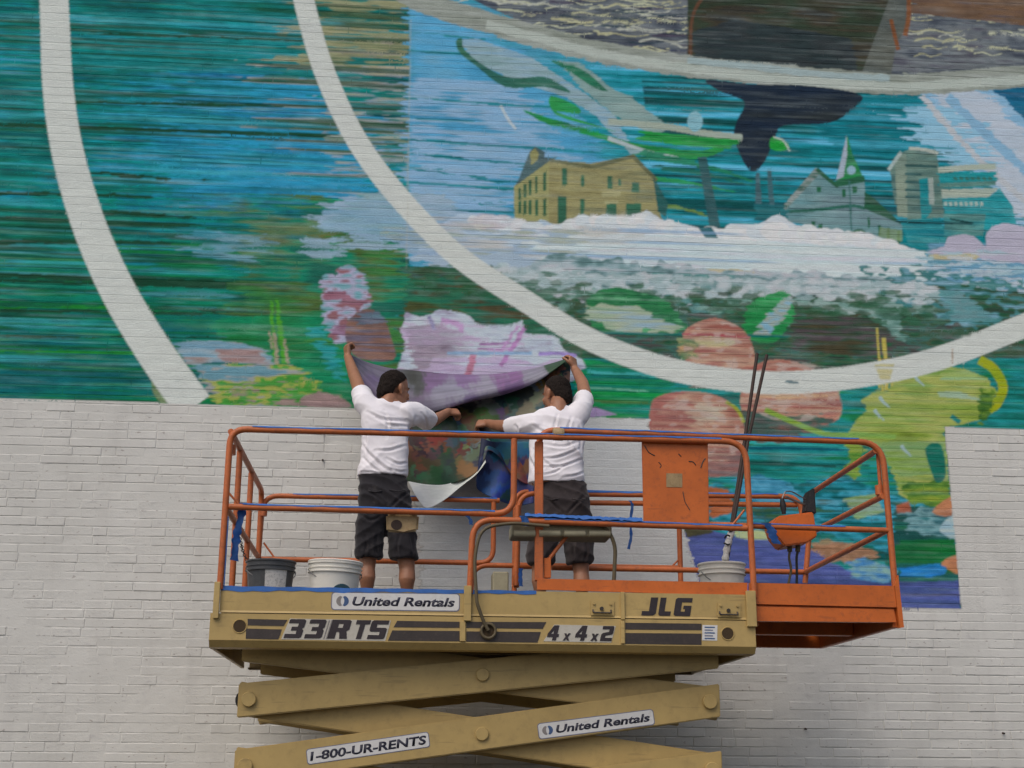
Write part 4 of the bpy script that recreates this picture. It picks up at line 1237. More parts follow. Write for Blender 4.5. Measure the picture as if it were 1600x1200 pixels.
GLYPH = {
    '3': [(1, 14), (9, 14), (10, 13), (10, 8.2), (9, 7), (10, 5.8), (10, 1), (9, 0), (0, 0), (0, 3), (6.2, 3), (6.2, 5.6), (2.8, 5.6), (2.8, 8.4), (6.2, 8.4), (6.2, 11), (0.4, 11), (0.4, 13.4)],
    'R': [(0, 0), (0, 14), (9, 14), (10, 13), (10, 7), (8.8, 5.6), (10.2, 0), (6.2, 0), (5.2, 5), (3.8, 5), (3.8, 8), (6.3, 8), (6.3, 11), (3.82, 11), (3.82, 8.02), (3.78, 8.0), (3.78, 0)],
    'T': [(0, 14), (10.5, 14), (10.5, 10.8), (7.1, 10.8), (7.1, 0), (3.3, 0), (3.3, 10.8), (0, 10.8)],
    'S': [(10, 14), (1, 14), (0, 13), (0, 6.5), (1, 5.5), (6.3, 5.5), (6.3, 3), (0, 3), (0, 0), (9, 0), (10, 1), (10, 7.5), (9, 8.5), (3.7, 8.5), (3.7, 11), (10, 11)],
    '4': [(5.6, 0), (9.4, 0), (9.4, 3), (11, 3), (11, 6), (9.4, 6), (9.4, 14), (5.6, 14), (5.6, 9.4), (5.58, 6), (3.2, 6), (5.56, 9.4), (5.56, 14), (4.6, 14), (0, 6), (0, 3), (5.6, 3)],
    '2': [(0, 14), (9, 14), (10, 13), (10, 7), (9, 6), (3.8, 5), (3.8, 3), (10, 3), (10, 0), (0, 0), (0, 6), (1, 7.4), (6.2, 8.6), (6.2, 11), (0, 11)],
    'x': [(0, 0), (3, 0), (4.2, 2), (5.4, 0), (8.4, 0), (5.9, 4), (8.4, 8), (5.4, 8), (4.2, 6), (3, 8), (0, 8), (2.5, 4)],
    'J': [(4.4, 14), (9, 14), (9, 1.6), (7.4, 0), (0, 0), (0, 3.4), (4.4, 3.4)],
    'L': [(0, 14), (4.6, 14), (4.6, 3.4), (9.5, 3.4), (9.5, 0), (1.2, 0), (0, 1.2)],
    'G': [(11, 14), (1.2, 14), (0, 12.8), (0, 1.2), (1.2, 0), (11, 0), (11, 8), (5.8, 8), (5.8, 5.4), (7, 5.4), (7, 3.4), (4.4, 3.4), (4.4, 10.6), (11, 10.6)],
}


def glyph(ch, x, z, w, h, Y, thick, shear, mat, parent, grow=0.0, name='letter'):
    pts = GLYPH[ch]
    mxx = max(p[0] for p in pts); mxz = max(p[1] for p in pts)
    q = []
    for a, b in pts:
        u, v = a / mxx, b / mxz
        q.append((x + u * w + shear * v * h, z + v * h))
    bm = bmesh.new()
    add_prism(bm, q, Y - thick, Y)
    bm.normal_update()
    bmesh.ops.triangulate(bm, faces=bm.faces)
    return part(name, bm, mat, parent=parent)


def strip(name, pxpts, Y, mat, thick=0.002, parent=None):
    pts = [PX(a, b, Y) for a, b in pxpts]
    bm = bmesh.new()
    add_prism(bm, [(p.x, p.z) for p in pts], Y - thick, Y)
    return part(name, bm, mat, parent=parent)


YL = YF - 0.0042
for pts in (((387, 967), (449, 968.5), (443, 978), (387, 977)), ((384.5, 982), (440.5, 983.5), (435, 999), (384, 998)),
            ((620.5, 970), (718, 971.5), (718, 981), (615, 980)), ((613, 985), (718, 986), (718, 1002), (606, 1001)),
            ((728.5, 971.5), (853.5, 972), (848, 982.5), (728.5, 981)), ((728.5, 986.5), (845, 987.5), (840, 1004), (728.5, 1002.5)),
            ((977, 973), (1096, 974.5), (1096, 984.5), (977, 983.5)), ((977, 989), (1096, 990), (1096, 1007.5), (977, 1006))):
    strip('stripe', pts, YL, 'dark_stripe')
# model lettering on a pale ground
bgp = strip('letter_ground', ((453, 966.5), (611, 969.5), (602, 1001.5), (439, 999)), YL, 'decal_aged', 0.0016)
z0, h = PX(500, 997.5, YL).z, 0.109
for ch, xa, xb in (('3', 443, 470), ('3', 475, 502), ('R', 511, 542), ('T', 549, 571), ('S', 573, 600)):
    a, b = PX(xa, 998, YL).x, PX(xb, 998, YL).x
    glyph(ch, a, z0, b - a, h, YL - 0.0022, 0.002, 0.27, 'letter_dark', bgp)
for x in (505, 509):
    strip('slash', ((x, 998), (x + 1.6, 998), (x + 10.5, 969), (x + 9, 969)), YL - 0.0022, 'logo_grey', 0.0015, bgp)
bgp = strip('letter_ground', ((866, 976), (962, 978), (955, 1004), (849, 1002)), YL, 'decal_aged', 0.0016)
z0 = PX(900, 1001, YL).z
for ch, xa, xb, hh in (('4', 853, 871, 0.088), ('x', 879, 889, 0.042), ('4', 897, 915, 0.088), ('x', 922, 933, 0.042), ('2', 937, 955, 0.088)):
    a, b = PX(xa, 1001, YL).x, PX(xb, 1001, YL).x
    glyph(ch, a, z0, b - a, hh, YL - 0.0022, 0.002, 0.25, 'letter_dark', bgp)
z0 = PX(1030, 962, YF).z
for ch, xa, xb in (('J', 1002, 1024), ('L', 1028, 1047), ('G', 1052, 1078)):
    a, b = PX(xa, 962, YF).x, PX(xb, 962, YF).x
    glyph(ch, a, z0, b - a, 0.108, YF - 0.0005, 0.002, 0.18, 'letter_dark', None)


def text_mesh(body, w, h, thick=0.0018, shear=0.0, bold=0.0):
    cu = bpy.data.curves.new('lettering', 'FONT')
    cu.body = body
    cu.shear = shear
    cu.offset = bold
    cu.resolution_u = 3
    o = bpy.data.objects.new('lettering', cu)
    COL.objects.link(o)
    dg = bpy.context.evaluated_depsgraph_get()
    me = bpy.data.meshes.new_from_object(o.evaluated_get(dg))
    bpy.data.objects.remove(o)
    bpy.data.curves.remove(cu)
    bm = bmesh.new()
    bm.from_mesh(me)
    xs = [v.co.x for v in bm.verts]; ys = [v.co.y for v in bm.verts]
    x0, x1, y0, y1 = min(xs), max(xs), min(ys), max(ys)
    for v in bm.verts:
        v.co = Vector(((v.co.x - x0) / (x1 - x0) * w - w / 2, 0, (v.co.y - y0) / (y1 - y0) * h - h / 2))
    bmesh.ops.remove_doubles(bm, verts=bm.verts, dist=1e-5)
    r = bmesh.ops.extrude_face_region(bm, geom=list(bm.faces))
    for g in r['geom']:
        if isinstance(g, bmesh.types.BMVert):
            g.co.y -= thick
    bmesh.ops.recalc_face_normals(bm, faces=bm.faces)
    bm.to_mesh(me)
    bm.free()
    me.materials.clear()
    return me


def rrect(w, h, r, n=5):
    out = []
    for cx_, cz_, a0 in ((w / 2 - r, h / 2 - r, 0), (-w / 2 + r, h / 2 - r, 90), (-w / 2 + r, -h / 2 + r, 180), (w / 2 - r, -h / 2 + r, 270)):
        for k in range(n + 1):
            a = R(a0 + 90 * k / n)
            out.append((cx_ + r * math.cos(a), cz_ + r * math.sin(a)))
    return out


def plane_mesh(pts, y0, y1):
    bm = bmesh.new()
    add_prism(bm, pts, y0, y1)
    return bm_mesh(bm, 'decal')


def decal(x0y0, x1y1, hpx, Y, body, logo, label, shear=0.22):
    """a sticker between two measured end points of its centre line"""
    a, b = PX(*x0y0, Y), PX(*x1y1, Y)
    w = (b - a).length
    ang = math.atan2(b.z - a.z, b.x - a.x)
    c = (a + b) / 2
    h = hpx * (c.y - CO[1]) / 2150.0
    base = place_mesh(plane_mesh(rrect(w, h, h * .2), -0.0012, 0.0), 'decal', 'decal_border', lift, c, ang)
    base['label'] = label
    place_mesh(plane_mesh(rrect(w - h * .10, h - h * .10, h * .17), -0.002, -0.0012), 'decal_face', 'decal_white', base, c, ang)
    tx0, tw = -w / 2 + h * .2, w - h * .4
    if logo:
        lx = -w / 2 + h * 0.62
        ro = h * 0.30
        for s, m, a0 in ((1, 'logo_blue', -70), (-1, 'logo_grey', 110)):
            pts = []
            for k in range(13):
                t = R(a0 + 140 * k / 12) if s > 0 else R(a0 + 140 * k / 12)
                pts.append((lx + ro * 1.15 * math.cos(t), ro * math.sin(t)))
            for k in range(13):
                t = R(a0 + 140 - 140 * k / 12)
                pts.append((lx + s * ro * 0.12 + ro * 0.42 * math.cos(t) - s * ro * .22, ro * 0.80 * math.sin(t)))
            place_mesh(plane_mesh(pts, -0.0028, -0.002), 'logo', m, base, c, ang)
        tx0 = -w / 2 + h * 1.16
        tw = w / 2 - h * .28 - tx0
    me = text_mesh(body, tw, h * (.50 if logo else .58), 0.0008, shear, 0.032)
    me.transform(Matrix.Translation((tx0 + tw / 2, -0.0021, h * (-.0 if logo else 0))))
    place_mesh(me, 'lettering', 'letter_blue', base, c, ang)
    return base


decal((517.5, 939), (718.5, 941.5), 28, YF - 0.0004, 'United Rentals', True, 'white rental company decal on the upper beam')

# small warning sticker with printed lines
wl = strip('warning_label', ((1097.5, 976.5), (1121, 977), (1120.5, 1001), (1097, 1000.5)), YL, 'decal_white', 0.0015)
for k in range(5):
    strip('printed_line', ((1101, 979 + k * 4.4), (1117 - (k % 2) * 3, 979.3 + k * 4.4), (1117 - (k % 2) * 3, 981.2 + k * 4.4), (1101, 980.9 + k * 4.4)), YL - 0.002, 'decal_border' if k % 2 else 'logo_blue', 0.0006, wl)
# latch plates on the upper beam
for x, y in ((923, 938), (1121, 941)):
    lp = strip('latch_plate', ((x, y), (x + 36, y + .6), (x + 36, y + 24), (x, y + 23.5)), YF - 0.0045, 'yellow_paint', 0.006)
    for dx, dy in ((5, 5), (31, 5.5), (17, 13)):
        c = PX(x + dx, y + dy, YF - 0.011)
        bm = bmesh.new()
        add_cyl(bm, (c.x, YF - 0.0205, c.z), (c.x, YF - 0.0106, c.z), 0.008 if dx != 17 else 0.012, n=8)
        part('bolt', bm, 'steel_dark' if dx == 17 else 'yellow_paint', parent=lp)
    bm = bmesh.new()
    a, b = PX(x + 4, y + 19, YF - 0.02), PX(x + 32, y + 19.6, YF - 0.02)
    add_tube(bm, fillet([(a.x, YF - 0.0106, a.z + .018), (a.x, YF - 0.02, a.z), (b.x, YF - 0.02, b.z), (b.x, YF - 0.0106, b.z + .018)], 0.01, 3), 0.005, 6)
    part('latch_bar', bm, 'steel_dark', True, parent=lp)

# ---- scissor arms
ARM_H = 0.197


def arm(xa, za, xb, zb, y0, y1, ea=0.065, eb=0.065):
    s = (zb - za) / (xb - xa)
    x0, x1 = xa - ea, xb + eb
    pts = [(x0, za - s * ea - ARM_H / 2), (x1, zb + s * eb - ARM_H / 2), (x1, zb + s * eb + ARM_H / 2), (x0, za - s * ea + ARM_H / 2)]
    bm = bmesh.new()
    add_prism(bm, pts, y0, y1)
    bmesh.ops.bevel(bm, geom=list(bm.edges), offset=0.006, segments=2, affect='EDGES')
    return part('scissor_arm', bm, 'yellow_paint')


XA, XB = -0.868, 1.888
ZL = [2.30, 1.982, 1.605, 1.24, 0.90]          # joint heights, top to base
ZRT = [2.285, 1.994, 1.60, 1.24, 0.90]
front_arms = {}
for k in range(4):
    for (y0, y1, rise) in ((-1.985, -1.925, True), (-1.905, -1.845, False), (-0.715, -0.655, False), (-0.635, -0.575, True)):
        if rise:
            o = arm(XA, ZL[k + 1], XB, ZRT[k], y0, y1)
            if y0 < -1.95:
                front_arms[k] = o
        else:
            o = arm(XA, ZL[k], XB, ZRT[k + 1], y0, y1)
for k in range(1, 4):
    for x, zz in ((XA, ZL[k]), (XB, ZRT[k])):
        bm = bmesh.new()
        add_cyl(bm, (x, -1.999, zz), (x, -0.561, zz), 0.030, n=20)
        part('pivot_tube', bm, 'steel_dark', True, 40)
        bm = bmesh.new()
        add_cyl(bm, (x, -2.012, zz), (x, -1.9865, zz), 0.043, n=24)
        bmesh.ops.bevel(bm, geom=list(bm.edges), offset=0.003, segments=1, affect='EDGES')
        part('pivot_pin', bm, 'yellow_paint', True, 40)
for k in range(4):
    x = (XA + XB) / 2
    zz = (ZL[k] + ZRT[k + 1] + ZL[k + 1] + ZRT[k]) / 4
    bm = bmesh.new()
    add_cyl(bm, (x, -1.996, zz), (x, -0.564, zz), 0.030, n=20)
    part('pivot_tube', bm, 'steel_dark', True, 40)
    bm = bmesh.new()
    add_cyl(bm, (x, -2.004, zz), (x, -1.9865, zz), 0.040, n=24)
    bmesh.ops.bevel(bm, geom=list(bm.edges), offset=0.004, segments=1, affect='EDGES')
    part('pivot_pin', bm, 'yellow_paint', True, 40)
# rubber buffer behind the left knuckle, rollers in the channels
bm = bmesh.new()
add_cyl(bm, (XA - 0.035, -1.84, 1.985), (XA - 0.035, -1.70, 1.985), 0.062, n=20)
part('buffer', bm, 'black_rubber', True, 40)
decal((479, 1183), (671, 1155), 23, -1.9856, '1-800-UR-RENTS', False, 'white phone number decal on the lower scissor arm', 0.15)
decal((840.5, 1143), (1022, 1120), 24, -1.9856, 'United Rentals', True, 'white rental company decal on the lower scissor arm')

# base machine (below the picture, seen by nobody here)
bm = bmesh.new()
add_box(bm, (-1.1, -2.05, 0.45), (2.15, -0.5, 0.80), 0.03)
part('base_frame', bm, 'yellow_paint')
for x in (-0.75, 1.8):
    for y0, y1 in ((-2.33, -2.07), (-0.48, -0.22)):
        bm = bmesh.new()
        add_cyl(bm, (x, y0, 0.40), (x, y1, 0.40), 0.40, n=36)
        bmesh.ops.bevel(bm, geom=[e for e in bm.edges if len(e.link_faces) == 2 and e.calc_face_angle() > 1], offset=0.05, segments=3, affect='EDGES')
        w = part('wheel', bm, 'black_rubber', True, 40)
        bm = bmesh.new()
        add_cyl(bm, (x, y0 - 0.012, 0.40), (x, y0 + 0.02, 0.40), 0.20, n=24)
        part('rim', bm, 'yellow_paint', True, 40, parent=w)
for x in (XA, XB):
    for y in (-1.95, -0.61):
        boxpart('arm_bracket', (x - 0.07, y - 0.06, 0.798), (x + 0.07, y + 0.06, 0.9), 'yellow_paint')

# ---- guard rails, main platform
ZT, ZM = 3.566, 3.09
o = tube('guard_rail', [(XL - .005, YF, 2.60), (XL, YF, ZT), (XR - .005, YF, ZT), (XR + .01, YF, 2.60)], [0.1, 0.14])
rail_sheen([(XL + 0.13, YF, ZT), (XR - 0.16, YF, ZT)], parent=o)
o = tube('mid_rail', [(XL + .018, YF, ZM), (0.675, YF, ZM - .01), (0.675, YF, ZT - .018)], 0.12)
rail_sheen([(XL + 0.1, YF, ZM), (0.56, YF, ZM - 0.01)], parent=o)
o = tube('mid_rail', [(0.415, YF, 2.60), (0.43, YF, 3.045), (XR - .018, YF, 3.022)], 0.13)
rail_sheen([(0.86, YF, 3.038), (XR - 0.05, YF, 3.022)], parent=o)
# left end, four uprights
tube('guard_rail', [(XL, YF + 0.02, ZT - .012), (XL + .02, YR - 0.02, 3.545), (XL + .02, YR, 2.60)], 0.09)
tube('mid_rail', [(XL, YF + .018, 3.085), (XL + .018, YR - .016, 3.06)], 0.01)
for x, y, zt in ((XL + 0.006, -1.72, 3.54), (XL + 0.012, -1.06, 3.535)):
    tube('rail_post', [(x, y, 2.60), (x, y, zt)], 0.01)
# gussets and the gate stay
for y in (YF + 0.05, YR - 0.1):
    bm = bmesh.new()
    a = [(XL + 0.004, y, 2.66), (XL + 0.004, y + (0.09 if y < -1 else -0.09), 2.60), (XL + 0.004, y, 2.60)]
    f = bm.faces.new([bm.verts.new(p) for p in a])
    bmesh.ops.solidify(bm, geom=[f], thickness=0.006)
    part('gusset', bm, 'orange_rail')
for (xa, ya, xb, yb, Y) in ((353, 765, 372, 787, YF + .1), (412, 848, 430, 873, YR + .005), (1063, 872, 1042, 893, YR - .005), (1163, 797, 1140, 826, YF + .03)):
    tube('brace', [PX(xa, ya, Y), PX(xb, yb, Y)], 0.01, 0.007)
# knuckle where the corner pins in
for (x, y, Y) in ((362, 703, YF + 0.05), (412, 800, YR - .02), (1374, 766, -2.1)):
    c = PX(x, y, Y)
    bm = bmesh.new()
    add_cyl(bm, (c.x, c.y, c.z - 0.03), (c.x, c.y, c.z + 0.03), 0.026, n=12)
    part('pin_sleeve', bm, 'orange_rail', True, 40)
# rear rails, main platform
o = tube('guard_rail', [(XL + .02, YR, 3.08), (XL + .03, YR, 3.512), (0.72, YR, 3.512)], 0.12)
rail_sheen([(-0.80, YR, 3.512), (0.70, YR, 3.512)], parent=o)
tube('mid_rail', [(XL + .04, YR, 3.046), (0.677, YR, 3.046), (0.677, YR, 3.50)], 0.11)
tube('rail_post', [(0.52, YR, 2.6), (0.52, YR, 3.03), (0.86, YR, 3.03)], 0.13)
o = tube('guard_rail', [(0.83, YR, 2.6), (0.84, YR, 3.583), (2.0, YR, 3.583), (2.07, YR, 3.583)], 0.1)
rail_sheen([(0.98, YR, 3.583), (2.06, YR, 3.583)], parent=o)
tube('mid_rail', [(0.86, YR, 3.03), (2.05, YR, 3.03)], 0.01, 0.024)
tube('rail_post', [(2.066, YR, 2.6), (2.066, YR, 3.56)], 0.01)

# ---- roll-out deck extension
YE, YB = -2.145, -0.62
ext_rail = [(0.825, YE, 2.70), PX(842, 671.5, YE), PX(1378, 691.5, YE), PX(1401, 945, YE)]
o = tube('guard_rail', ext_rail, [0.11, 0.15])
a, b = PX(875, 672, YE), PX(1350, 690, YE)
# upper line of the roll-out rail stands a hand above the fixed one
rail_sheen([Vector(ext_rail[1]).lerp(Vector(ext_rail[2]), .06), Vector(ext_rail[1]).lerp(Vector(ext_rail[2]), .93)], parent=o)
o['label'] = 'top rail of the roll-out deck extension'
boxpart('rail_post', (PX(835.5, 800, YE).x, YE - 0.022, 2.685), (PX(848.5, 800, YE).x, YE + 0.022, 3.545), 'orange_rail', 0.005)
o = tube('mid_rail', [PX(1106, 819.5, YE), PX(1392, 829, YE)], 0.01, 0.0175)
rail_sheen([PX(1172, 821.5, YE), PX(1320, 826.5, YE)], r=0.0175, parent=o)
o = tube('mid_rail', [PX(850, 817, YE), PX(1003, 817, YE)], 0.01, 0.0175)
fl, fm, fb = PX(1369, 704, YE), PX(1380, 775, YE), PX(1386, 829, YE)
tube('guard_rail', [fl, PX(1270, 769, YB), PX(1258, 911, YB)], 0.02)
tube('mid_rail', [fm, PX(1266, 833, YB)], 0.01)
tube('diagonal_brace', [fb, PX(1258, 894, YB)], 0.01)
tube('rail_post', [PX(1371, 702, YE + .05), PX(1377, 778, YE + .05)], 0.01, 0.012)
o = tube('guard_rail', [PX(807, 918, YB), PX(811, 771, YB), PX(1250, 776, YB), PX(1257, 840, YB)], 0.12)
rail_sheen([PX(842, 771.5, YB), PX(1215, 775.5, YB)], parent=o)
tube('mid_rail', [PX(862, 887, YB), PX(1259, 894, YB)], 0.01)
tube('mid_rail', [PX(1245, 789, YB + .02), PX(855, 785, YB + .02)], 0.01)
tube('rail_post', [PX(806, 915, YB - .03), PX(809, 790, YB - .03)], 0.01)
# gusset and stay of the inner post
tube('diagonal_brace', [PX(887, 836, YE + .04), PX(853, 880, YE + .04)], 0.01, 0.012)
quad_box('gusset', 850, 872, 861, 903, YE + 0.0, 0.02, 'orange_paint')
# toe boards and frame
a, b = PX(840, 921.5, YF), PX(1166, 912, YF)
bm = bmesh.new()
add_prism(bm, [(p.x, p.z) for p in (PX(838.5, 905, YE), PX(1166, 911.5, YE), PX(1166, 932, YE), PX(838.5, 922, YE))], YE - 0.03, YE - 0.012)
part('toe_board', bm, 'orange_paint')
bm = bmesh.new()
add_prism(bm, [(p.x, p.z) for p in (PX(1169, 911.6, YE), PX(1394, 916.5, YE), PX(1398, 950, YE), PX(1169, 944.5, YE))], YE - 0.035, YE - 0.005)
part('toe_board', bm, 'orange_paint')
bm = bmesh.new()
add_prism(bm, [(p.x, p.z) for p in (PX(1169, 948, YE), PX(1394, 953, YE), PX(1398, 973, YE), PX(1169, 971, YE))], YE - 0.028, YE + 0.02)
part('extension_beam', bm, 'orange_paint')
bm = bmesh.new()
add_prism(bm, [(p.x, p.z) for p in (PX(1169, 930, YE), PX(1393, 935, YE), PX(1396, 968, YE), PX(1169, 966, YE))], YE - 0.0045, YE + 0.012)
part('beam_web', bm, 'orange_paint')
bm = bmesh.new()
add_prism(bm, [(p.x, p.z) for p in (PX(1394.5, 916.5, YE), PX(1400, 900, YE), PX(1409, 981, YE), PX(1402, 982, YE))], YE - 0.04, YE - 0.004)
part('corner_plate', bm, 'orange_paint')
xe = PX(1402, 975, YE).x
zl, zh = PX(1402, 981, YE).z, PX(1400, 917, YE).z
boxpart('end_beam', (xe - 0.03, YE - 0.002, zl), (xe + 0.005, YB, zh), 'orange_paint')
boxpart('extension_beam', (2.14, YB - 0.05, zl), (xe - 0.032, YB, zl + 0.11), 'orange_paint')
boxpart('end_beam', (2.142, YE + 0.025, zl + 0.005), (2.18, YB - 0.052, zl + 0.10), 'orange_paint')
# plate floor with the open corner one can see the wall through
zd = zl + 0.115
hole = [Vector(CO + ray(*q) * ((zd - CO[2]) / ray(*q)[2])) for q in ((1226, 988), (1273, 985.5), (1256, 996))]
outer = [(2.142, YE + 0.022), (xe - 0.032, YE + 0.022), (xe - 0.032, YB), (2.142, YB)]
bm = bmesh.new()
h3 = [(p.x, p.y) for p in hole]
# four quads round the opening
ov = [bm.verts.new((p[0], p[1], zd)) for p in outer]
hv = [bm.verts.new((p[0], p[1], zd)) for p in h3]
for f in ((ov[0], ov[1], hv[1], hv[0]), (ov[1], ov[2], hv[2], hv[1]), (ov[2], ov[3], hv[0], hv[2]), (ov[3], ov[0], hv[0])):
    bm.faces.new(f)
r = bmesh.ops.solidify(bm, geom=list(bm.faces), thickness=0.008)
part('extension_deck', bm, 'orange_paint')
boxpart('slide_channel', (2.2, -1.42, zl + 0.02), (xe - 0.034, -1.34, zd - 0.012), 'orange_paint')

# orange cabinet panel hung in the rails
pn = [PX(1003, 690, YF + 0.025), PX(1106, 692, YF + 0.025), PX(1108, 819, YF + 0.025), PX(1006, 816, YF + 0.025)]
bm = bmesh.new()
add_prism(bm, [(p.x, p.z) for p in pn], YF + 0.022, YF + 0.045)
bmesh.ops.bevel(bm, geom=list(bm.edges), offset=0.004, segments=2, affect='EDGES')
panel = part('document_panel', bm, 'orange_paint')
strip('notice_plate', ((1041, 739.5), (1066, 740), (1066, 761.5), (1041, 761)), YF + 0.0215, 'tan_leather', 0.002, panel)
for w, P in ((1.7, [(1007, 696), (1013, 706), (1017, 709), (1023, 712)]), (1.4, [(1029, 722), (1033, 727), (1031, 731)]), (1.6, [(1060, 709), (1064, 713)]), (1.5, [(1076, 721), (1083, 722), (1087, 727)]),
             (1.8, [(1102, 716), (1098, 722), (1095, 731)]), (1.4, [(1067, 768), (1070, 783), (1073, 789), (1078, 797)])):
    Q = [PX(*p, YF + 0.0215) for p in smooth_open(P, 4)]
    bm = bmesh.new()
    add_tube(bm, Q, 0.0022 * w, 5)
    part('paint_crack', bm, 'steel_dark', True, parent=panel)

# control box with joystick, black screen and cable pair
YC = -2.06
cb = [PX(*p, YC) for p in ((1206, 818), (1216, 806), (1271, 799.5), (1277, 838), (1262, 848), (1226, 853), (1212, 836))]
bm = bmesh.new()
add_prism(bm, [(p.x, p.z) for p in cb], YC, YC + 0.2)
bmesh.ops.bevel(bm, geom=list(bm.edges), offset=0.008, segments=2, affect='EDGES')
box = part('control_box', bm, 'orange_box')
bm = bmesh.new()
sc = [PX(*p, YC + .06) for p in ((1259, 800), (1262, 768), (1273, 761), (1276, 803))]
add_prism(bm, [(p.x, p.z) for p in sc], YC + 0.06, YC + 0.16)
bmesh.ops.bevel(bm, geom=list(bm.edges), offset=0.008, segments=2, affect='EDGES')
part('control_screen', bm, 'black_rubber', parent=box)
bm = bmesh.new()
p0, p1, p2 = PX(1225, 803, YC + .05), PX(1223.5, 790, YC + .05), PX(1222, 779, YC + .05)
add_tube(bm, [p0, p1, p2], 0.01, 10, radii=[0.012, 0.021, 0.012])
part('joystick', bm, 'black_rubber', True, 60, parent=box)
bm = bmesh.new()
add_tube(bm, fillet([PX(1222, 779, YC + .05), PX(1226, 768, YC + .05), PX(1236, 767, YC + .08), PX(1262, 782, YC + .1)], 0.03, 4), 0.0045, 6)
add_tube(bm, fillet([PX(1228, 776, YC + .05), PX(1240, 782, YC + .08), PX(1262, 790, YC + .1)], 0.03, 4), 0.008, 6)
part('guard_wire', bm, 'steel_grey', True, parent=box)
for dx in (0, 13):
    bm = bmesh.new()
    add_tube(bm, [PX(1234 + dx, 850, YC + .08), PX(1234 + dx * .95, 862, YC + .08)], 0.016, 8)
    part('cable_gland', bm, 'olive_hose', True, parent=box)
    bm = bmesh.new()
    add_tube(bm, smooth_open([tuple(PX(1234 + dx * .95, 862, YC + .08)), tuple(PX(1233 + dx * .9, 872, YC + .08)), tuple(PX(1236 + dx * .7, 890, YC + .09)), tuple(PX(1232 + dx, 912, YC + .1))], 5), 0.008, 6)
    part('cable', bm, 'black_rubber' if dx else 'olive_hose', True, parent=box)
# folded-down step tray under the middle rail, with its hoop of hose
bm = bmesh.new()
t0 = [PX(x, y, YF - 0.03) for x, y in ((757, 818), (800, 832), (940, 833), (957, 832))]
Yt = YF + 0.045
a, b = PX(800, 836, Yt), PX(956, 819, Yt)
add_box(bm, (a.x, Yt, a.z), (b.x, Yt + 0.24, b.z), 0.012, 2)
tray = part('step_tray', bm, 'khaki_tray')
for k in range(4):
    p0, p1 = PX(803 + k * 39, 836, Yt), PX(836 + k * 39, 836, Yt)
    bm = bmesh.new()
    add_cyl(bm, (p0.x, Yt - 0.006, p0.z + 0.008), (p1.x, Yt - 0.006, p1.z + 0.008), 0.022, n=12)
    part('tray_roller', bm, 'khaki_tray', True, 40, parent=tray)
tube('hose', [PX(763, 985, YF - 0.03), PX(756, 972, YF - 0.034), PX(745, 942, YF - 0.05), PX(741, 870, YF - 0.045), PX(752, 824, YF - .045), PX(800, 817, YF - .03), PX(858, 822, YF - .03)], [0.02, 0.03, 0.08, 0.08, 0.06], 0.0105, 'olive_hose', seg=5)
tube('hose', [PX(858, 818, YF + 0.03), PX(945, 820, YF + 0.03), PX(962, 850, YF + 0.05), PX(959, 912, YF + 0.06)], [0.08, 0.1], 0.012, 'olive_hose', seg=5)
c = PX(763, 986, YF - 0.02)
bm = bmesh.new()
add_tube(bm, [(c.x + .042 * math.cos(t), c.y - .006, c.z + .042 * math.sin(t)) for t in np.linspace(0, 2 * math.pi, 25)], 0.009, 8, False)
part('hose_ring', bm, 'olive_hose', True, 60)
bm = bmesh.new()
add_cyl(bm, (c.x, YF - 0.013, c.z), (c.x, YF - 0.0045, c.z), 0.036, n=20)
part('ring_plate', bm, 'hole_dark', True, 40)
# tan tape bound round the joint of the two top rails
c = PX(873, 677, YF - 0.005)
bm = bmesh.new()
add_cyl(bm, (c.x - .035, YF + 0.02, c.z), (c.x + .035, YF + 0.02, c.z - .001), 0.040, n=14)
bmesh.ops.bevel(bm, geom=list(bm.edges), offset=0.006, segments=1, affect='EDGES')
part('rail_clamp', bm, 'tan_leather', True, 40)
# blue tape along the deck edge and up the left upright
bm = bmesh.new()
prev = None
for k, x in enumerate(np.linspace(346, 838, 60)):
    p = PX(x, 917.2 + (x - 346) * 0.0135, YF - 0.003)
    zt = p.z + 0.003 * math.sin(k * 1.3)
    zb = zt - 0.016 - 0.008 * (0.5 + 0.5 * math.sin(k * 0.33)) * (1 if k < 24 else 0.55)
    rr = [bm.verts.new(q) for q in ((p.x, YF + 0.05, 2.6195), (p.x, YF - 0.0022, 2.6195 + 0.002 * math.sin(k)), (p.x, YF - 0.0028, zb))]
    if prev:
        bm.faces.new((prev[0], rr[0], rr[1], prev[1])); bm.faces.new((prev[1], rr[1], rr[2], prev[2]))
    prev = rr
part('tape', bm, 'tape_sheen_blue', True, 60, 'blue masking tape run along the deck edge')
bm = bmesh.new()
add_box(bm, (XL + 0.0165, YF - 0.012, 2.62), (XL + 0.0205, YF + 0.012, 3.03), 0.001)
part('tape', bm, 'tape_sheen_blue')
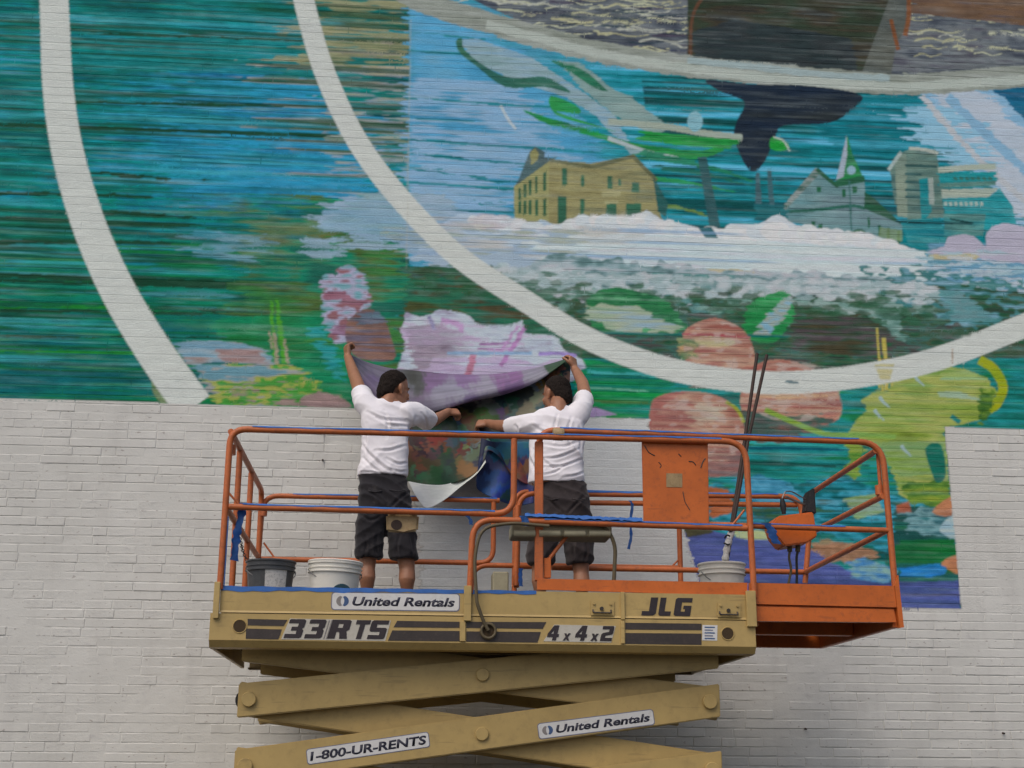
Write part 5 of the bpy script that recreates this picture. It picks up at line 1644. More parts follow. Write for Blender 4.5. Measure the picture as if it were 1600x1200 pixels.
# ------------------------------------------------------------------ loose things on the platform
def pail(name, c, r, h, mat, label, label_mat=None, tilt=0.0, handle=True):
    t = empty(name, c, label, 'bucket', 'paint buckets on the platform')
    rb = r * 0.86
    prof = [(0.001, 0), (rb - .01, 0), (rb, 0.008), (rb + (r - rb) * .6, h * .66), (r * .965, h * .74), (r * 1.035, h * .745), (r * 1.04, h * .765), (r * .985, h * .775), (r * .985, h * .84),
            (r * 1.03, h * .845), (r * 1.035, h * .865), (r * .99, h * .875), (r * 1.0, h * .955), (r * 1.05, h * .96), (r * 1.055, h * .99), (r * 1.03, h), (r * .97, h), (r * .95, h * .9), (rb * .93, .015), (0.001, .012)]
    bm = bmesh.new()
    add_lathe(bm, prof, (0, 0, 0), 36)
    o = link('shell', bm_mesh(bm, 'shell', True, 32), MAT[mat], None)
    o.parent = t
    if handle:
        bm = bmesh.new()
        P = [(r * 1.07 * math.cos(a), -r * 1.07 * abs(math.sin(a)) * .55, h * (.80 - .32 * abs(math.sin(a)))) for a in np.linspace(0, math.pi, 17)]
        add_tube(bm, P, 0.0028, 6)
        hd = link('wire_handle', bm_mesh(bm, 'wire_handle', True), MAT['wire'], None)
        hd.parent = t
    t.rotation_euler = (tilt, tilt * .6, 0.4)
    return t


def upto(px_, py_, Y):
    return at(px_, py_, Y)[2]


c = at(422.5, 900, -1.72)
tg = pail('paint_bucket', (c[0], -1.72, DECK), 0.150, upto(422, 872.5, -1.86) - DECK, 'bucket_grey', 'dark grey plastic bucket with a paper label, leftmost on the deck')
bm = bmesh.new()
prev = None
for a in np.linspace(R(262), R(318), 10):
    rr = [bm.verts.new((0.1475 * f * math.cos(a - .4), 0.1475 * f * math.sin(a - .4), z)) for f, z in ((1.0, .225), (.935, .075))]
    if prev:
        bm.faces.new((prev[0], rr[0], rr[1], prev[1]))
    prev = rr
o = link('paper_label', bm_mesh(bm, 'paper_label', True), MAT['paper_white'], None); o.parent = tg
c = at(522, 900, -1.80)
tw = pail('paint_bucket', (c[0], -1.80, DECK), 0.162, upto(522, 876, -1.95) - DECK, 'bucket_white', 'creamy white bucket standing beside the grey bucket', tilt=0.03)
bm = bmesh.new()
add_lathe(bm, [(0.001, .008), (.166, .006), (.172, 0), (.166, -.014), (.160, -.012)], (0, 0, upto(522, 876, -1.95) - DECK + 0.008), 36)
o = link('lid', bm_mesh(bm, 'lid', True, 40), MAT['bucket_white'], None); o.parent = tw
c = at(1128, 900, -1.72)
pail('paint_bucket', (c[0], -1.72, DECK), 0.148, upto(1128, 876.5, -1.86) - DECK, 'bucket_white', 'creamy white bucket holding the brown poles')
# dark round lid lying against the white bucket
c = at(534, 916, -2.0)
bm = bmesh.new()
add_cyl(bm, (c[0], -2.02, 2.605), (c[0], -1.975, 2.609), 0.062, n=28)
bmesh.ops.bevel(bm, geom=list(bm.edges), offset=0.004, segments=1, affect='EDGES')
tag(link('tape_roll', bm_mesh(bm, 'tape_roll', True, 40), MAT['teal_tape']), 'roll of dark teal tape standing before the white bucket at the deck edge', 'tape roll')

# two long brown poles out of the right-hand bucket
for k, (top, mid_, bot) in enumerate((((1183, 553), (1163, 692), (1138, 872)), ((1198, 555), (1168, 692), (1143, 850)))):
    c = at(1128, 900, -1.72)
    zb = DECK + 0.03
    pt = at(*top, -1.05)
    pm = at(*mid_, -1.38)
    base = Vector((at(bot[0], bot[1], -1.70 + .03 * k)[0] - 0.012, -1.70 + .03 * k, at(bot[0], bot[1], -1.7)[2]))
    t = empty('extension_pole', base, ('nearly upright brown pole rising from the bucket, left of two' if k == 0 else 'more slanted brown pole rising from the bucket, right of two'), 'pole', 'brown poles standing in the bucket')
    bm = bmesh.new()
    d = (Vector(pm) - base).normalized()
    low = base - d * max(0, (base.z - zb) / d.z)
    add_tube(bm, [low, base, Vector(pm), Vector(pt)], 0.0125, 10)
    link('shaft', bm_mesh(bm, 'shaft', True, 50), MAT['brown_pole'], t)
    if k == 1:
        bm = bmesh.new()
        P = smooth_open([tuple(at(1147, 822, -1.66)), tuple(at(1141, 838, -1.67)), tuple(at(1136, 856, -1.70)), tuple(at(1133, 876, -1.71))], 5)
        add_tube(bm, [Vector(p) for p in P], 0.03, 12, radii=[0.021 + 0.004 * math.sin(i * 1.9) for i in range(len(P))])
        sl = link('wrapped_sleeve', bm_mesh(bm, 'wrapped_sleeve', True, 60), MAT['paper_white'], t)
        sl['label'] = 'white wrapped sleeve with black marks'
        for i0, ph in ((2, .3), (5, 1.4), (8, -.5), (11, .8)):
            bm = bmesh.new()
            cc = Vector(P[i0])
            ringp = [cc + Vector((.0235 * math.cos(a), .0235 * math.sin(a), .010 * math.sin(2 * a + ph) + .006 * (a + 2))) for a in np.linspace(R(200) + ph * .3, R(300) + ph * .3, 7)]
            add_tube(bm, ringp, .006, 5)
            link('tape_mark', bm_mesh(bm, 'tape_mark', True), MAT['black_rubber'], sl)


def ribbon(name, pxs, Y, w, mat, label, cat, group=None, twist=0.6):
    """a hanging strip: measured centre points, half width in metres"""
    P = smooth_open([tuple(at(p[0], p[1], Y if len(p) < 3 else p[2])) for p in pxs], 6)
    bm = bmesh.new()
    prev = None
    n = len(P)
    for i, p in enumerate(P):
        a = twist * math.sin(i * 0.55)
        ww = w * (0.75 + 0.35 * math.sin(i * .8 + 1) ** 2)
        s = Vector((math.cos(a), math.sin(a), 0.15 * math.sin(i)))
        rr = [bm.verts.new(Vector(p) + s * ww * k) for k in (-1, 0, 1)]
        rr[1].co.y -= w * .25
        if prev:
            for q in range(2):
                bm.faces.new((prev[q], prev[q + 1], rr[q + 1], rr[q]))
        prev = rr
    bmesh.ops.solidify(bm, geom=list(bm.faces), thickness=0.0018)
    return tag(link(name, bm_mesh(bm, name, True, 60), MAT[mat]), label, cat, group)


G = 'blue tape streamers tied to the rails'
ribbon('tape_streamer', [(381, 786), (377, 806), (371, 830), (368, 850), (366, 876)], YF + 0.035, 0.026, 'tape_sheen_blue', 'long twisted blue tape strip hanging at the left corner post', 'tape', G)
ribbon('tape_streamer', [(984, 782), (988, 790), (985, 815), (986, 838), (982, 858)], YB - 0.03, 0.012, 'tape_sheen_blue', 'thin blue tape strip dangling left of the orange panel', 'tape', G)
ribbon('tape_streamer', [(1196, 817), (1204, 826), (1208, 838), (1214, 850)], YE - 0.03, 0.030, 'tape_sheen_blue', 'wide blue tape strip stuck to the left of the control box', 'tape', G, 0.3)
ribbon('tape_streamer', [(818, 806), (820, 812), (821, 822)], YF - 0.028, 0.024, 'tape_sheen_blue', 'short blue tape strip wrapped where the middle rails meet', 'tape', G, 0.2)
ribbon('tape_streamer', [(814, 888), (813, 900), (814, 916)], YF + 0.12, 0.013, 'tape_sheen_blue', 'short blue tape strip standing on the deck edge near the inner post', 'tape', G, 0.3)
ribbon('tape_streamer', [(730, 806), (735, 812), (736, 820)], YF - .02, 0.012, 'tape_sheen_blue', 'small blue tape tag under the left middle rail bend', 'tape', G, 0.3)
# rumpled blue tape along the middle rail beside the second worker
bm = bmesh.new()
rg = np.random.default_rng(8)
prev = None
for i, x in enumerate(np.linspace(820, 1003, 40)):
    p = PX(x, 806 + (x - 820) * 0.045, YF - 0.002)
    hh = 0.022 + 0.012 * rg.random()
    rr = [bm.verts.new((p.x, YF + 0.02, p.z - 0.004)), bm.verts.new((p.x, YF + 0.008 + .006 * rg.random(), p.z + hh * .7)), bm.verts.new((p.x, YF - 0.012 - .006 * rg.random(), p.z + hh * .5)), bm.verts.new((p.x, YF - 0.024, p.z - 0.012 * rg.random()))]
    if prev:
        for q in range(3):
            bm.faces.new((prev[q], prev[q + 1], rr[q + 1], rr[q]))
    prev = rr
tag(link('tape_bundle', bm_mesh(bm, 'tape_bundle', True, 70), MAT['tape_sheen_blue']), 'rumpled run of blue tape on the middle rail beside the second worker', 'tape')
# chain at the left gate
t = empty('gate_chain', at(375, 850, YF + 0.1), 'short steel chain hanging inside the left end rails', 'chain')
P = [Vector(at(*q, YF + 0.5)) for q in smooth_open([(374, 838), (377, 850), (380, 862), (386, 876)], 4)]
for i, (a, b) in enumerate(zip(P, P[1:])):
    d = (b - a).normalized()
    s = d.cross(Vector((0, 1, 0) if i % 2 else (1, 0.2, 0))).normalized()
    bm = bmesh.new()
    cc = (a + b) / 2
    L = (b - a).length * .72
    add_tube(bm, [cc + d * L * math.cos(q) + s * 0.008 * math.sin(q) for q in np.linspace(0, 2 * math.pi, 13)], 0.0028, 5, False)
    link('chain_link', bm_mesh(bm, 'chain_link', True), MAT['steel_dark'], t)
# stained pouch hanging on the middle rail behind the first worker
Yp = YF + 0.03
pts = [PX(*p, Yp) for p in ((603, 803), (655, 804), (653, 829), (630, 831), (604, 830))]
bm = bmesh.new()
add_prism(bm, [(p.x, p.z) for p in pts], Yp, Yp + 0.05)
bmesh.ops.bevel(bm, geom=list(bm.edges), offset=0.012, segments=2, affect='EDGES')
t = empty('tool_pouch', PX(628, 800, Yp), 'tan stained pouch hanging under the middle rail by the first worker', 'pouch')
link('bag', bm_mesh(bm, 'bag', True, 50), MAT['tan_leather'], t)
for x in (612, 646):
    bm = bmesh.new()
    a, b = PX(x, 806, Yp - .002), PX(x + 1, 793, Yp - .002)
    add_box(bm, (a.x - .012, Yp + 0.0, a.z), (a.x + .012, Yp + 0.004, b.z), 0.001)
    link('strap', bm_mesh(bm, 'strap'), MAT['tan_leather'], t)
bm = bmesh.new()
a, b = PX(611, 812, Yp), PX(628, 828, Yp)
add_prism(bm, [(a.x + (b.x - a.x) * (.5 + .5 * math.cos(q)), b.z + (a.z - b.z) * (.5 + .5 * math.sin(q))) for q in np.linspace(0, 2 * math.pi, 14, endpoint=False)], Yp - 0.004, Yp + 0.002)
link('pocket', bm_mesh(bm, 'pocket'), MAT['brown_pole'], t)
# small trays beyond the second worker's feet
for x0, x1, y0, y1, Y, lab in ((770, 795, 893, 903, -0.72, 'small tan roller tray lying at the back edge near the second worker'), (1128, 1128, 0, 0, 0, None)):
    if lab:
        a, b = PX(x0, y1, Y), PX(x1, y0, Y)
        bm = bmesh.new()
        add_box(bm, (a.x, Y, DECK), (b.x, Y + 0.2, b.z), 0.01, 2)
        tag(link('roller_tray', bm_mesh(bm, 'roller_tray'), MAT['khaki_tray']), lab, 'tray')
# ------------------------------------------------------------------ the two workers
def skin_mat(name, base):
    m, nt, b, new, lk = nodes_of(name)
    v = coord(nt, 'World')
    n1 = noise_node(nt, v, 14, 4, 0.6)
    n2 = noise_node(nt, v, 90, 3, 0.6)
    lk(mix(nt, ramp(nt, n1, 0.3, 0.7), tuple(x * .85 for x in base), tuple(min(.8, x * 1.12) for x in base)), b.inputs['Base Color'])
    b.inputs['Roughness'].default_value = 0.5
    b.inputs['Subsurface Weight'].default_value = 0.08
    b.inputs['Subsurface Radius'].default_value = (0.02, 0.008, 0.004)
    bump(nt, b, n2, 0.1, 0.002)
    MAT[name] = m


def cloth_mat(name, c0, c1, stains=None, amt=0.0, bmp=0.25):
    m, nt, b, new, lk = nodes_of(name)
    v = coord(nt, 'World')
    n1 = noise_node(nt, v, 9, 5, 0.65)
    n2 = noise_node(nt, v, 160, 2, 0.6)
    c = mix(nt, ramp(nt, n1, 0.32, 0.7), c0, c1)
    if stains:
        n3 = noise_node(nt, v, 7.0, 4, 0.7)
        f = new('ShaderNodeMath'); f.operation = 'MULTIPLY'; f.inputs[1].default_value = amt
        lk(ramp(nt, n3, 0.58, 0.72), f.inputs[0])
        c = mix(nt, f.outputs[0], c, stains)
    lk(c, b.inputs['Base Color'])
    b.inputs['Roughness'].default_value = 0.9
    b.inputs['Specular IOR Level'].default_value = 0.15
    b.inputs['Sheen Weight'].default_value = 0.15
    bump(nt, b, n2, bmp, 0.002)
    MAT[name] = m


skin_mat('skin_tan', (0.34, 0.155, 0.085))
cloth_mat('white_cotton', (0.80, 0.765, 0.80), (0.87, 0.84, 0.87), (0.58, 0.53, 0.47), 0.3)
cloth_mat('charcoal_cotton', (0.017, 0.016, 0.019), (0.034, 0.031, 0.035), (0.10, 0.09, 0.085), 0.45)
cloth_mat('brown_grey_cotton', (0.028, 0.022, 0.023), (0.048, 0.039, 0.039), (0.09, 0.075, 0.07), 0.45)
cloth_mat('sock_grey', (0.25, 0.25, 0.25), (0.32, 0.32, 0.32))
m, nt, b, new, lk = nodes_of('hair')
v = coord(nt, 'World')
n1 = noise_node(nt, v, 120, 4, 0.7, (1, 1, 0.4))
ca = new('ShaderNodeAttribute'); ca.attribute_name = 'cover'
n9 = noise_node(nt, v, 55, 3, .7)
sm_ = new('ShaderNodeMath'); sm_.operation = 'MULTIPLY_ADD'; sm_.inputs[1].default_value = 1.1
lk(ca.outputs['Fac'], sm_.inputs[0])
sb_ = new('ShaderNodeMath'); sb_.operation = 'SUBTRACT'; sb_.inputs[1].default_value = .5
lk(n9, sb_.inputs[0]); lk(sb_.outputs[0], sm_.inputs[2])
lk(mix(nt, ramp(nt, sm_.outputs[0], .15, .8), (0.15, 0.07, 0.04), mix(nt, n1, (0.006, 0.004, 0.004), (0.030, 0.021, 0.016))), b.inputs['Base Color'])
b.inputs['Roughness'].default_value = 0.75
b.inputs['Specular IOR Level'].default_value = 0.15
bump(nt, b, n1, 0.9, 0.008)
MAT['hair'] = m
flat('eye_white', (0.22, 0.17, 0.14), 0.3)
flat('lip', (0.30, 0.12, 0.08), 0.5)
worn('shoe', (0.10, 0.08, 0.065), 0.7)


def add_ellipsoid(bm, c, r, rot=None, n=20, m=14):
    vs = bmesh.ops.create_uvsphere(bm, u_segments=n, v_segments=m, radius=1.0)['verts']
    for v in vs:
        p = Vector((v.co.x * r[0], v.co.y * r[1], v.co.z * r[2]))
        if rot is not None:
            p = rot @ p
        v.co = p + Vector(c)
    return vs


def add_limb(bm, pts, radii, n=14, flat=False):
    """closed, round ended, tapering"""
    P = [Vector(p) for p in pts]
    Q, rr = [], []
    for i in range(len(P) - 1):
        for k in range(5):
            t = k / 5
            Q.append(P[i].lerp(P[i + 1], t)); rr.append(radii[i] + (radii[i + 1] - radii[i]) * t)
    Q.append(P[-1]); rr.append(radii[-1])
    d0, d1 = (Q[0] - Q[1]).normalized(), (Q[-1] - Q[-2]).normalized()
    if flat:
        Q = [Q[0] + d0 * rr[0] * .75, Q[0] + d0 * rr[0] * .45] + Q
        rr = [rr[0] * .5, rr[0] * .85] + rr
        add_tube(bm, Q, 0, n, True, rr)
        return
    Q = [Q[0] + d0 * rr[0] * .75, Q[0] + d0 * rr[0] * .45] + Q + [Q[-1] + d1 * rr[-1] * .45, Q[-1] + d1 * rr[-1] * .75]
    rr = [rr[0] * .5, rr[0] * .85] + rr + [rr[-1] * .85, rr[-1] * .5]
    add_tube(bm, Q, 0, n, True, rr)


def add_loft(bm, rings, n=28):
    """rings of (centre, half width, half depth, [yaw]); superelliptic, closed"""
    R_ = []
    for c, a, b_, yw in rings:
        row = []
        for k in range(n):
            t = 2 * math.pi * k / n
            ct, st = math.cos(t), math.sin(t)
            x = a * math.copysign(abs(ct) ** 0.82, ct)
            y = b_ * math.copysign(abs(st) ** 0.82, st)
            row.append(bm.verts.new(Vector(c) + Vector((x * math.cos(yw) - y * math.sin(yw), x * math.sin(yw) + y * math.cos(yw), 0))))
        R_.append(row)
    for A, B in zip(R_, R_[1:]):
        for k in range(n):
            bm.faces.new((A[k], A[(k + 1) % n], B[(k + 1) % n], B[k]))
    bm.faces.new(R_[0][::-1]); bm.faces.new(R_[-1])


def fuse(bm, name, voxel, smooth_it=4, disp=None):
    """one continuous surface out of overlapping closed pieces"""
    bmesh.ops.recalc_face_normals(bm, faces=bm.faces)
    me = bpy.data.meshes.new(name)
    bm.to_mesh(me); bm.free()
    o = bpy.data.objects.new(name, me)
    COL.objects.link(o)
    md = o.modifiers.new('remesh', 'REMESH')
    md.mode = 'VOXEL'
    md.voxel_size = voxel
    sm = o.modifiers.new('smooth', 'SMOOTH')
    sm.factor = 0.5
    sm.iterations = smooth_it
    dg = bpy.context.evaluated_depsgraph_get()
    out = bpy.data.meshes.new_from_object(o.evaluated_get(dg))
    out.name = name
    bpy.data.objects.remove(o)
    bpy.data.meshes.remove(me)
    n = len(out.vertices)
    if disp is not None:
        co = np.empty(n * 3, np.float32); out.vertices.foreach_get('co', co); co = co.reshape(-1, 3)
        no = np.empty(n * 3, np.float32); out.vertices.foreach_get('normal', no); no = no.reshape(-1, 3)
        co = co + no * disp(co, no)[:, None]
        out.vertices.foreach_set('co', co.astype(np.float32).ravel())
    out.polygons.foreach_set('use_smooth', np.ones(len(out.polygons), bool))
    out.update()
    return out


def add_hand(bm, wrist, d, palm, out, curl=1.0, s=1.0, spread=0.0):
    """palm and five bent fingers. d: along the hand, palm: out of the palm's face, out: towards the thumb"""
    d = d.normalized(); palm = (palm - d * palm.dot(d)).normalized(); side = (out - d * out.dot(d) - palm * out.dot(palm)).normalized()
    w = Vector(wrist)
    for k in range(4):
        u = (1.5 - k) * 0.021 * s
        add_limb(bm, [w + side * u * .55 + d * .004, w + side * u + d * (0.088 - 0.004 * abs(k - 1)) * s], [0.0175 * s, 0.0135 * s], 8)
    for k, L in enumerate((0.072, 0.082, 0.076, 0.060)):
        u = (1.5 - k) * 0.0215 * s
        p = w + side * u + d * (0.088 - 0.004 * abs(k - 1)) * s
        a = 0.25 * curl
        P, rr = [p], [0.0105 * s]
        for j, f in enumerate((0.45, 0.31, 0.24)):
            a += (0.75, 0.95, 0.65)[j] * curl
            q = d * math.cos(a) + palm * math.sin(a) + side * spread * (1.5 - k) * .06
            p = p + q.normalized() * L * f * s
            P.append(p); rr.append((0.0098, 0.0090, 0.0078)[j] * s)
        add_limb(bm, P, rr, 8)
    p = w + side * 0.024 * s + d * 0.022 * s
    P, rr = [p], [0.0145 * s]
    for j, (dd, f) in enumerate((((.65, .2, .72), .040), ((.80, .45, .28), .033), ((.70, .70, -.05), .026))):
        p = p + (d * dd[0] + palm * dd[1] * (0.6 + .6 * curl) + side * dd[2]).normalized() * f * s
        P.append(p); rr.append((0.0125, 0.0110, 0.0088)[j] * s)
    add_limb(bm, P, rr, 8)


def head_frame(face, tilt):
    """axes of a head: f forward, s to its left, u up, pitched by tilt"""
    f = Vector(face).normalized()
    s = Vector((0, 0, 1)).cross(f).normalized()
    u = f.cross(s).normalized()
    q = Matrix.Rotation(tilt, 3, s)
    f, u = q @ f, q @ u
    return Matrix((f, s, u)).transposed()


def add_head(bm, c, M, sc=1.0):
    def E(p, r):
        add_ellipsoid(bm, Vector(c) + M @ (Vector(p) * sc), [x * sc for x in r], M)
    E((-0.010, 0, 0.032), (0.099, 0.077, 0.090))       # cranium
    E((0.030, 0, -0.028), (0.062, 0.062, 0.088))       # face
    E((0.048, 0, -0.082), (0.040, 0.040, 0.034))       # chin
    E((0.010, 0.040, -0.066), (0.046, 0.022, 0.032))   # jaw
    E((0.010, -0.040, -0.066), (0.046, 0.022, 0.032))
    E((0.080, 0, 0.020), (0.016, 0.050, 0.013))        # brow
    E((0.098, 0, -0.018), (0.016, 0.012, 0.026))       # nose
    E((0.108, 0, -0.032), (0.015, 0.017, 0.012))
    E((0.085, 0, -0.064), (0.014, 0.026, 0.010))       # mouth
    E((0.070, 0.036, -0.026), (0.022, 0.020, 0.020))   # cheeks
    E((0.070, -0.036, -0.026), (0.022, 0.020, 0.020))
    for sd in (-1, 1):
        E((-0.004, sd * 0.077, -0.008), (0.020, 0.010, 0.032))
        E((-0.014, sd * 0.083, 0.000), (0.012, 0.009, 0.026))
        E((0.000, sd * 0.078, -0.036), (0.009, 0.009, 0.011))


def hair_mesh(c, M, sc, name='hair'):
    bm = bmesh.new()
    vs = bmesh.ops.create_icosphere(bm, subdivisions=6, radius=1.0)['verts']
    bm.verts.index_update()
    cover = np.zeros(len(vs))
    for v in vs:
        p = v.co.normalized()
        x, y, z = p
        # hairline: high over the forehead, down to the nape, round the ears
        low = -0.62 if x < -0.35 else (-0.18 if x < 0.30 else 0.46)
        if x < -0.35:
            low = -0.80 + max(0, abs(y) - .6) * .7
        elif -0.35 <= x < 0.45:
            low = -0.46 + (x + .35) * 1.05
        else:
            low = 0.46
        low += mnoise.noise(p * 7) * .10 + mnoise.noise(p * 21) * .09
        k = min(1, max(0, (z - low) / 0.22))
        w = mnoise.noise(p * 6) * .035 + mnoise.noise(p * 17) * .035 + mnoise.noise(p * 40) * .02
        r = 0.955 + k * (0.075 + w)
        r += random.uniform(-.022, .035) * k
        cover[v.index] = k
        nape = max(0, -z) * min(1, max(0, -x + .15))
        q = Vector((p.x * 0.101 * r * (1 + .60 * nape) - 0.010, p.y * 0.079 * r * (1 + .12 * nape), p.z * (0.094 + (0.088 * min(1, max(0, -x + .15)) if z < 0 else 0)) * r + 0.032))
        v.co = Vector(c) + M @ (q * sc)
    me = bm_mesh(bm, name, True)
    at_ = me.attributes.new('cover', 'FLOAT', 'POINT')
    at_.data.foreach_set('value', cover.astype(np.float32))
    return me


def wrinkles(co, no, amp, dirs):
    amp = amp * 1.75
    d = np.zeros(len(co))
    for (ax, fr, wob, ph, w) in dirs:
        t = co @ np.array(ax) * fr + wob * np.sin(co @ np.array((3.1, 2.3, 5.7)) * 2.1 + ph) + .6 * wob * np.sin(co @ np.array((-7.0, 4.0, 6.1)) * 1.7 + ph * 2)
        env = .5 + .5 * np.sin(co @ np.array((5.3, 1.0, 4.1)) * 1.6 + ph * 3)
        d += w * (1 - 2 * np.abs(np.sin(t / 2)) ** .8) * env
    return d * amp


def creases(co, no, lines, Y):
    """pressed folds along measured lines of the back: (points, width in m, depth in m)"""
    d = np.zeros(len(co))
    face = np.clip(.35 - no[:, 1] * 1.1, 0, 1)
    for pts, w, dep in lines:
        P = smooth_open([tuple(at(p[0], p[1], Y - .11)) for p in pts], 5)[:, [0, 2]]
        best = np.full(len(co), 9.0); sg = np.zeros(len(co)); tt = np.zeros(len(co))
        n = len(P) - 1
        for i in range(n):
            a, b = P[i], P[i + 1]
            e = b - a
            L = e @ e + 1e-12
            q = co[:, [0, 2]] - a
            t = np.clip(q @ e / L, 0, 1)
            r = q - t[:, None] * e
            dist = np.hypot(r[:, 0], r[:, 1])
            m = dist < best
            best[m] = dist[m]
            sg[m] = np.sign(e[0] * q[m, 1] - e[1] * q[m, 0])
            tt[m] = (i + t[m]) / n
        env = np.sin(np.pi * np.clip(tt, 0.06, .94)) ** .6
        s = best * sg
        d += env * face * dep * (-np.exp(-(s / w) ** 2) + .8 * np.exp(-((s - 1.7 * w) / (1.1 * w)) ** 2) + .35 * np.exp(-((s + 2.0 * w) / (1.3 * w)) ** 2))
    return d


def person_finish(root, body, shirt, shorts, hair, mats):
    b = link('body', body, MAT[mats[0]], root)
    link('t_shirt', shirt, MAT[mats[1]], root)
    link('shorts', shorts, MAT[mats[2]], root)
    link('hair', hair, MAT['hair'], root)
    return b


def shoes(root, pts):
    for p, dx in pts:
        bm = bmesh.new()
        f = Vector((dx, 1, 0)).normalized()
        P = Vector((p[0], p[1], DECK))
        add_limb(bm, [P + Vector((0, 0, .045)) - f * .045, P + Vector((0, 0, .045)) + f * .06, P + Vector((0, 0, .036)) + f * .15], [0.045, 0.046, 0.036])
        add_limb(bm, [P + Vector((0, 0, .06)), P + Vector((0, 0, .12))], [0.05, 0.046])
        for v in bm.verts:
            v.co.z = max(v.co.z, DECK + 0.001)
        me = fuse(bm, 'shoe', 0.009, 2)
        link('shoe', me, MAT['shoe'], root)
        bm = bmesh.new()
        add_limb(bm, [P + Vector((0, 0, .10)), P + Vector((0, .004, .20))], [0.044, 0.046])
        link('sock', bm_mesh(bm, 'sock', True), MAT['sock_grey'], root)


def face_bits(root, c, M, sc):
    for sd in (-1, 1):
        bm = bmesh.new()
        add_ellipsoid(bm, Vector(c) + M @ (Vector((0.0775, sd * .030, 0.002)) * sc), [0.009 * sc] * 3, M, 10, 8)
        link('eye', bm_mesh(bm, 'eye', True), MAT['eye_white'], root)
        bm = bmesh.new()
        add_limb(bm, [Vector(c) + M @ (Vector((0.091, sd * .014, 0.024)) * sc), Vector(c) + M @ (Vector((0.088, sd * .034, 0.030)) * sc), Vector(c) + M @ (Vector((0.074, sd * .052, 0.022)) * sc)], [.005, .006, .004], 6)
        link('eyebrow', bm_mesh(bm, 'eyebrow', True), MAT['black_rubber'], root)
    bm = bmesh.new()
    add_ellipsoid(bm, Vector(c) + M @ (Vector((0.0965, 0, -0.061)) * sc), [0.006 * sc, 0.022 * sc, 0.005 * sc], M, 12, 8)
    add_ellipsoid(bm, Vector(c) + M @ (Vector((0.0955, 0, -0.069)) * sc), [0.006 * sc, 0.019 * sc, 0.006 * sc], M, 12, 8)
    link('lips', bm_mesh(bm, 'lips', True), MAT['lip'], root)


def worker(spec):
    Y = spec['Y']
    A = lambda px, py, dy=0.0: Vector(at(px, py, Y + dy))
    root = empty('person', (A(*spec['hip']).x, Y, DECK), spec['label'], 'person')
    # --- bare body: head, neck, arms, hands, legs and a torso under the clothes
    bm = bmesh.new()
    hc = A(*spec['head'], spec['head_dy'])
    M = head_frame(spec['face'], spec['tilt'])
    hs = spec['hs']
    add_head(bm, hc, M, hs)
    nb = A(*spec['neck'], -0.01)
    add_limb(bm, [nb - Vector((0, 0, .05)), nb + Vector((0, .012, .03)), hc + M @ Vector((-0.025, 0, -0.03))], [0.068, 0.058, 0.056])
    add_loft(bm, [(A(px, py, dy), a * .88, b_ * .86, yw) for px, py, a, b_, dy, yw in spec['torso']])
    for arm_ in spec['arms']:
        J = [A(*q) for q in arm_['pts']]
        add_limb(bm, J, arm_['r'])
        d = J[-1] - J[-2]
        hd = arm_['hand']
        add_hand(bm, J[-1] - d.normalized() * 0.012, Vector(hd['d']) if hd.get('d') else d, Vector(hd['palm']), Vector(hd['out']), hd.get('curl', 1.0), hd.get('s', 1.05))
    feet = []
    for lg in spec['legs']:
        J = [A(*q) for q in lg]
        an = Vector((J[-1].x + .004, Y + lg[-1][2], DECK + 0.10))
        calf = J[-1].lerp(an, .30)
        add_limb(bm, [J[0], J[1], J[2]], [0.088, 0.070, 0.056])
        add_limb(bm, [J[2], calf + Vector((0, -.016, 0)), an + Vector((0, 0, .10)), an], [0.054, 0.059, 0.040, 0.038])
        add_limb(bm, [an, Vector((an.x, an.y + .02, DECK + .06))], [0.04, 0.036])
        feet.append(((an.x, an.y), lg[0][0] * 0 + spec.get('toe', 0.0)))
    body = fuse(bm, 'body', 0.0062, 3)
    # --- shirt
    bm = bmesh.new()
    add_loft(bm, [(A(px, py, dy), a, b_, yw) for px, py, a, b_, dy, yw in spec['torso']])
    for sl in spec['sleeves']:
        add_limb(bm, [A(*q) for q in sl['pts']], sl['r'], 18, True)
    sd_ = spec['seed']
    f1 = spec['folds']
    shirt = fuse(bm, 't_shirt', 0.0085, 4, lambda co, no: wrinkles(co, no, .8, f1) + creases(co, no, spec['creases'], Y))
    # --- shorts
    bm = bmesh.new()
    add_loft(bm, [(A(px, py, dy), a, b_, 0) for px, py, a, b_, dy in spec['pelvis']])
    for lg in spec['short_legs']:
        add_loft(bm, [(A(px, py, dy), a, b_, 0) for px, py, a, b_, dy in lg], 22)
    shorts = fuse(bm, 'shorts', 0.0085, 4, lambda co, no: creases(co, no, spec['short_creases'], Y) + wrinkles(co, no, 1.0, [((1.2, 0.6, 3.0), 19, 1.6, sd_ + 1, .0042), ((2.0, 0.2, -2.2), 26, 1.4, sd_ + 2, .003), ((0.4, .2, 1), 60, 2.0, sd_, .0012)]))
    person_finish(root, body, shirt, shorts, hair_mesh(hc, M, hs), spec['mats'])
    face_bits(root, hc, M, hs)
    shoes(root, [(f, spec['toe']) for f, _ in feet])
    # belt line and back pockets
    for pk in spec['pockets']:
        P = [A(px, py, dy) for px, py, dy in pk]
        bm = bmesh.new()
        add_tube(bm, P, 0.004, 6)
        link('pocket_seam', bm_mesh(bm, 'pocket_seam', True), MAT[spec['mats'][2]], root)
    return root


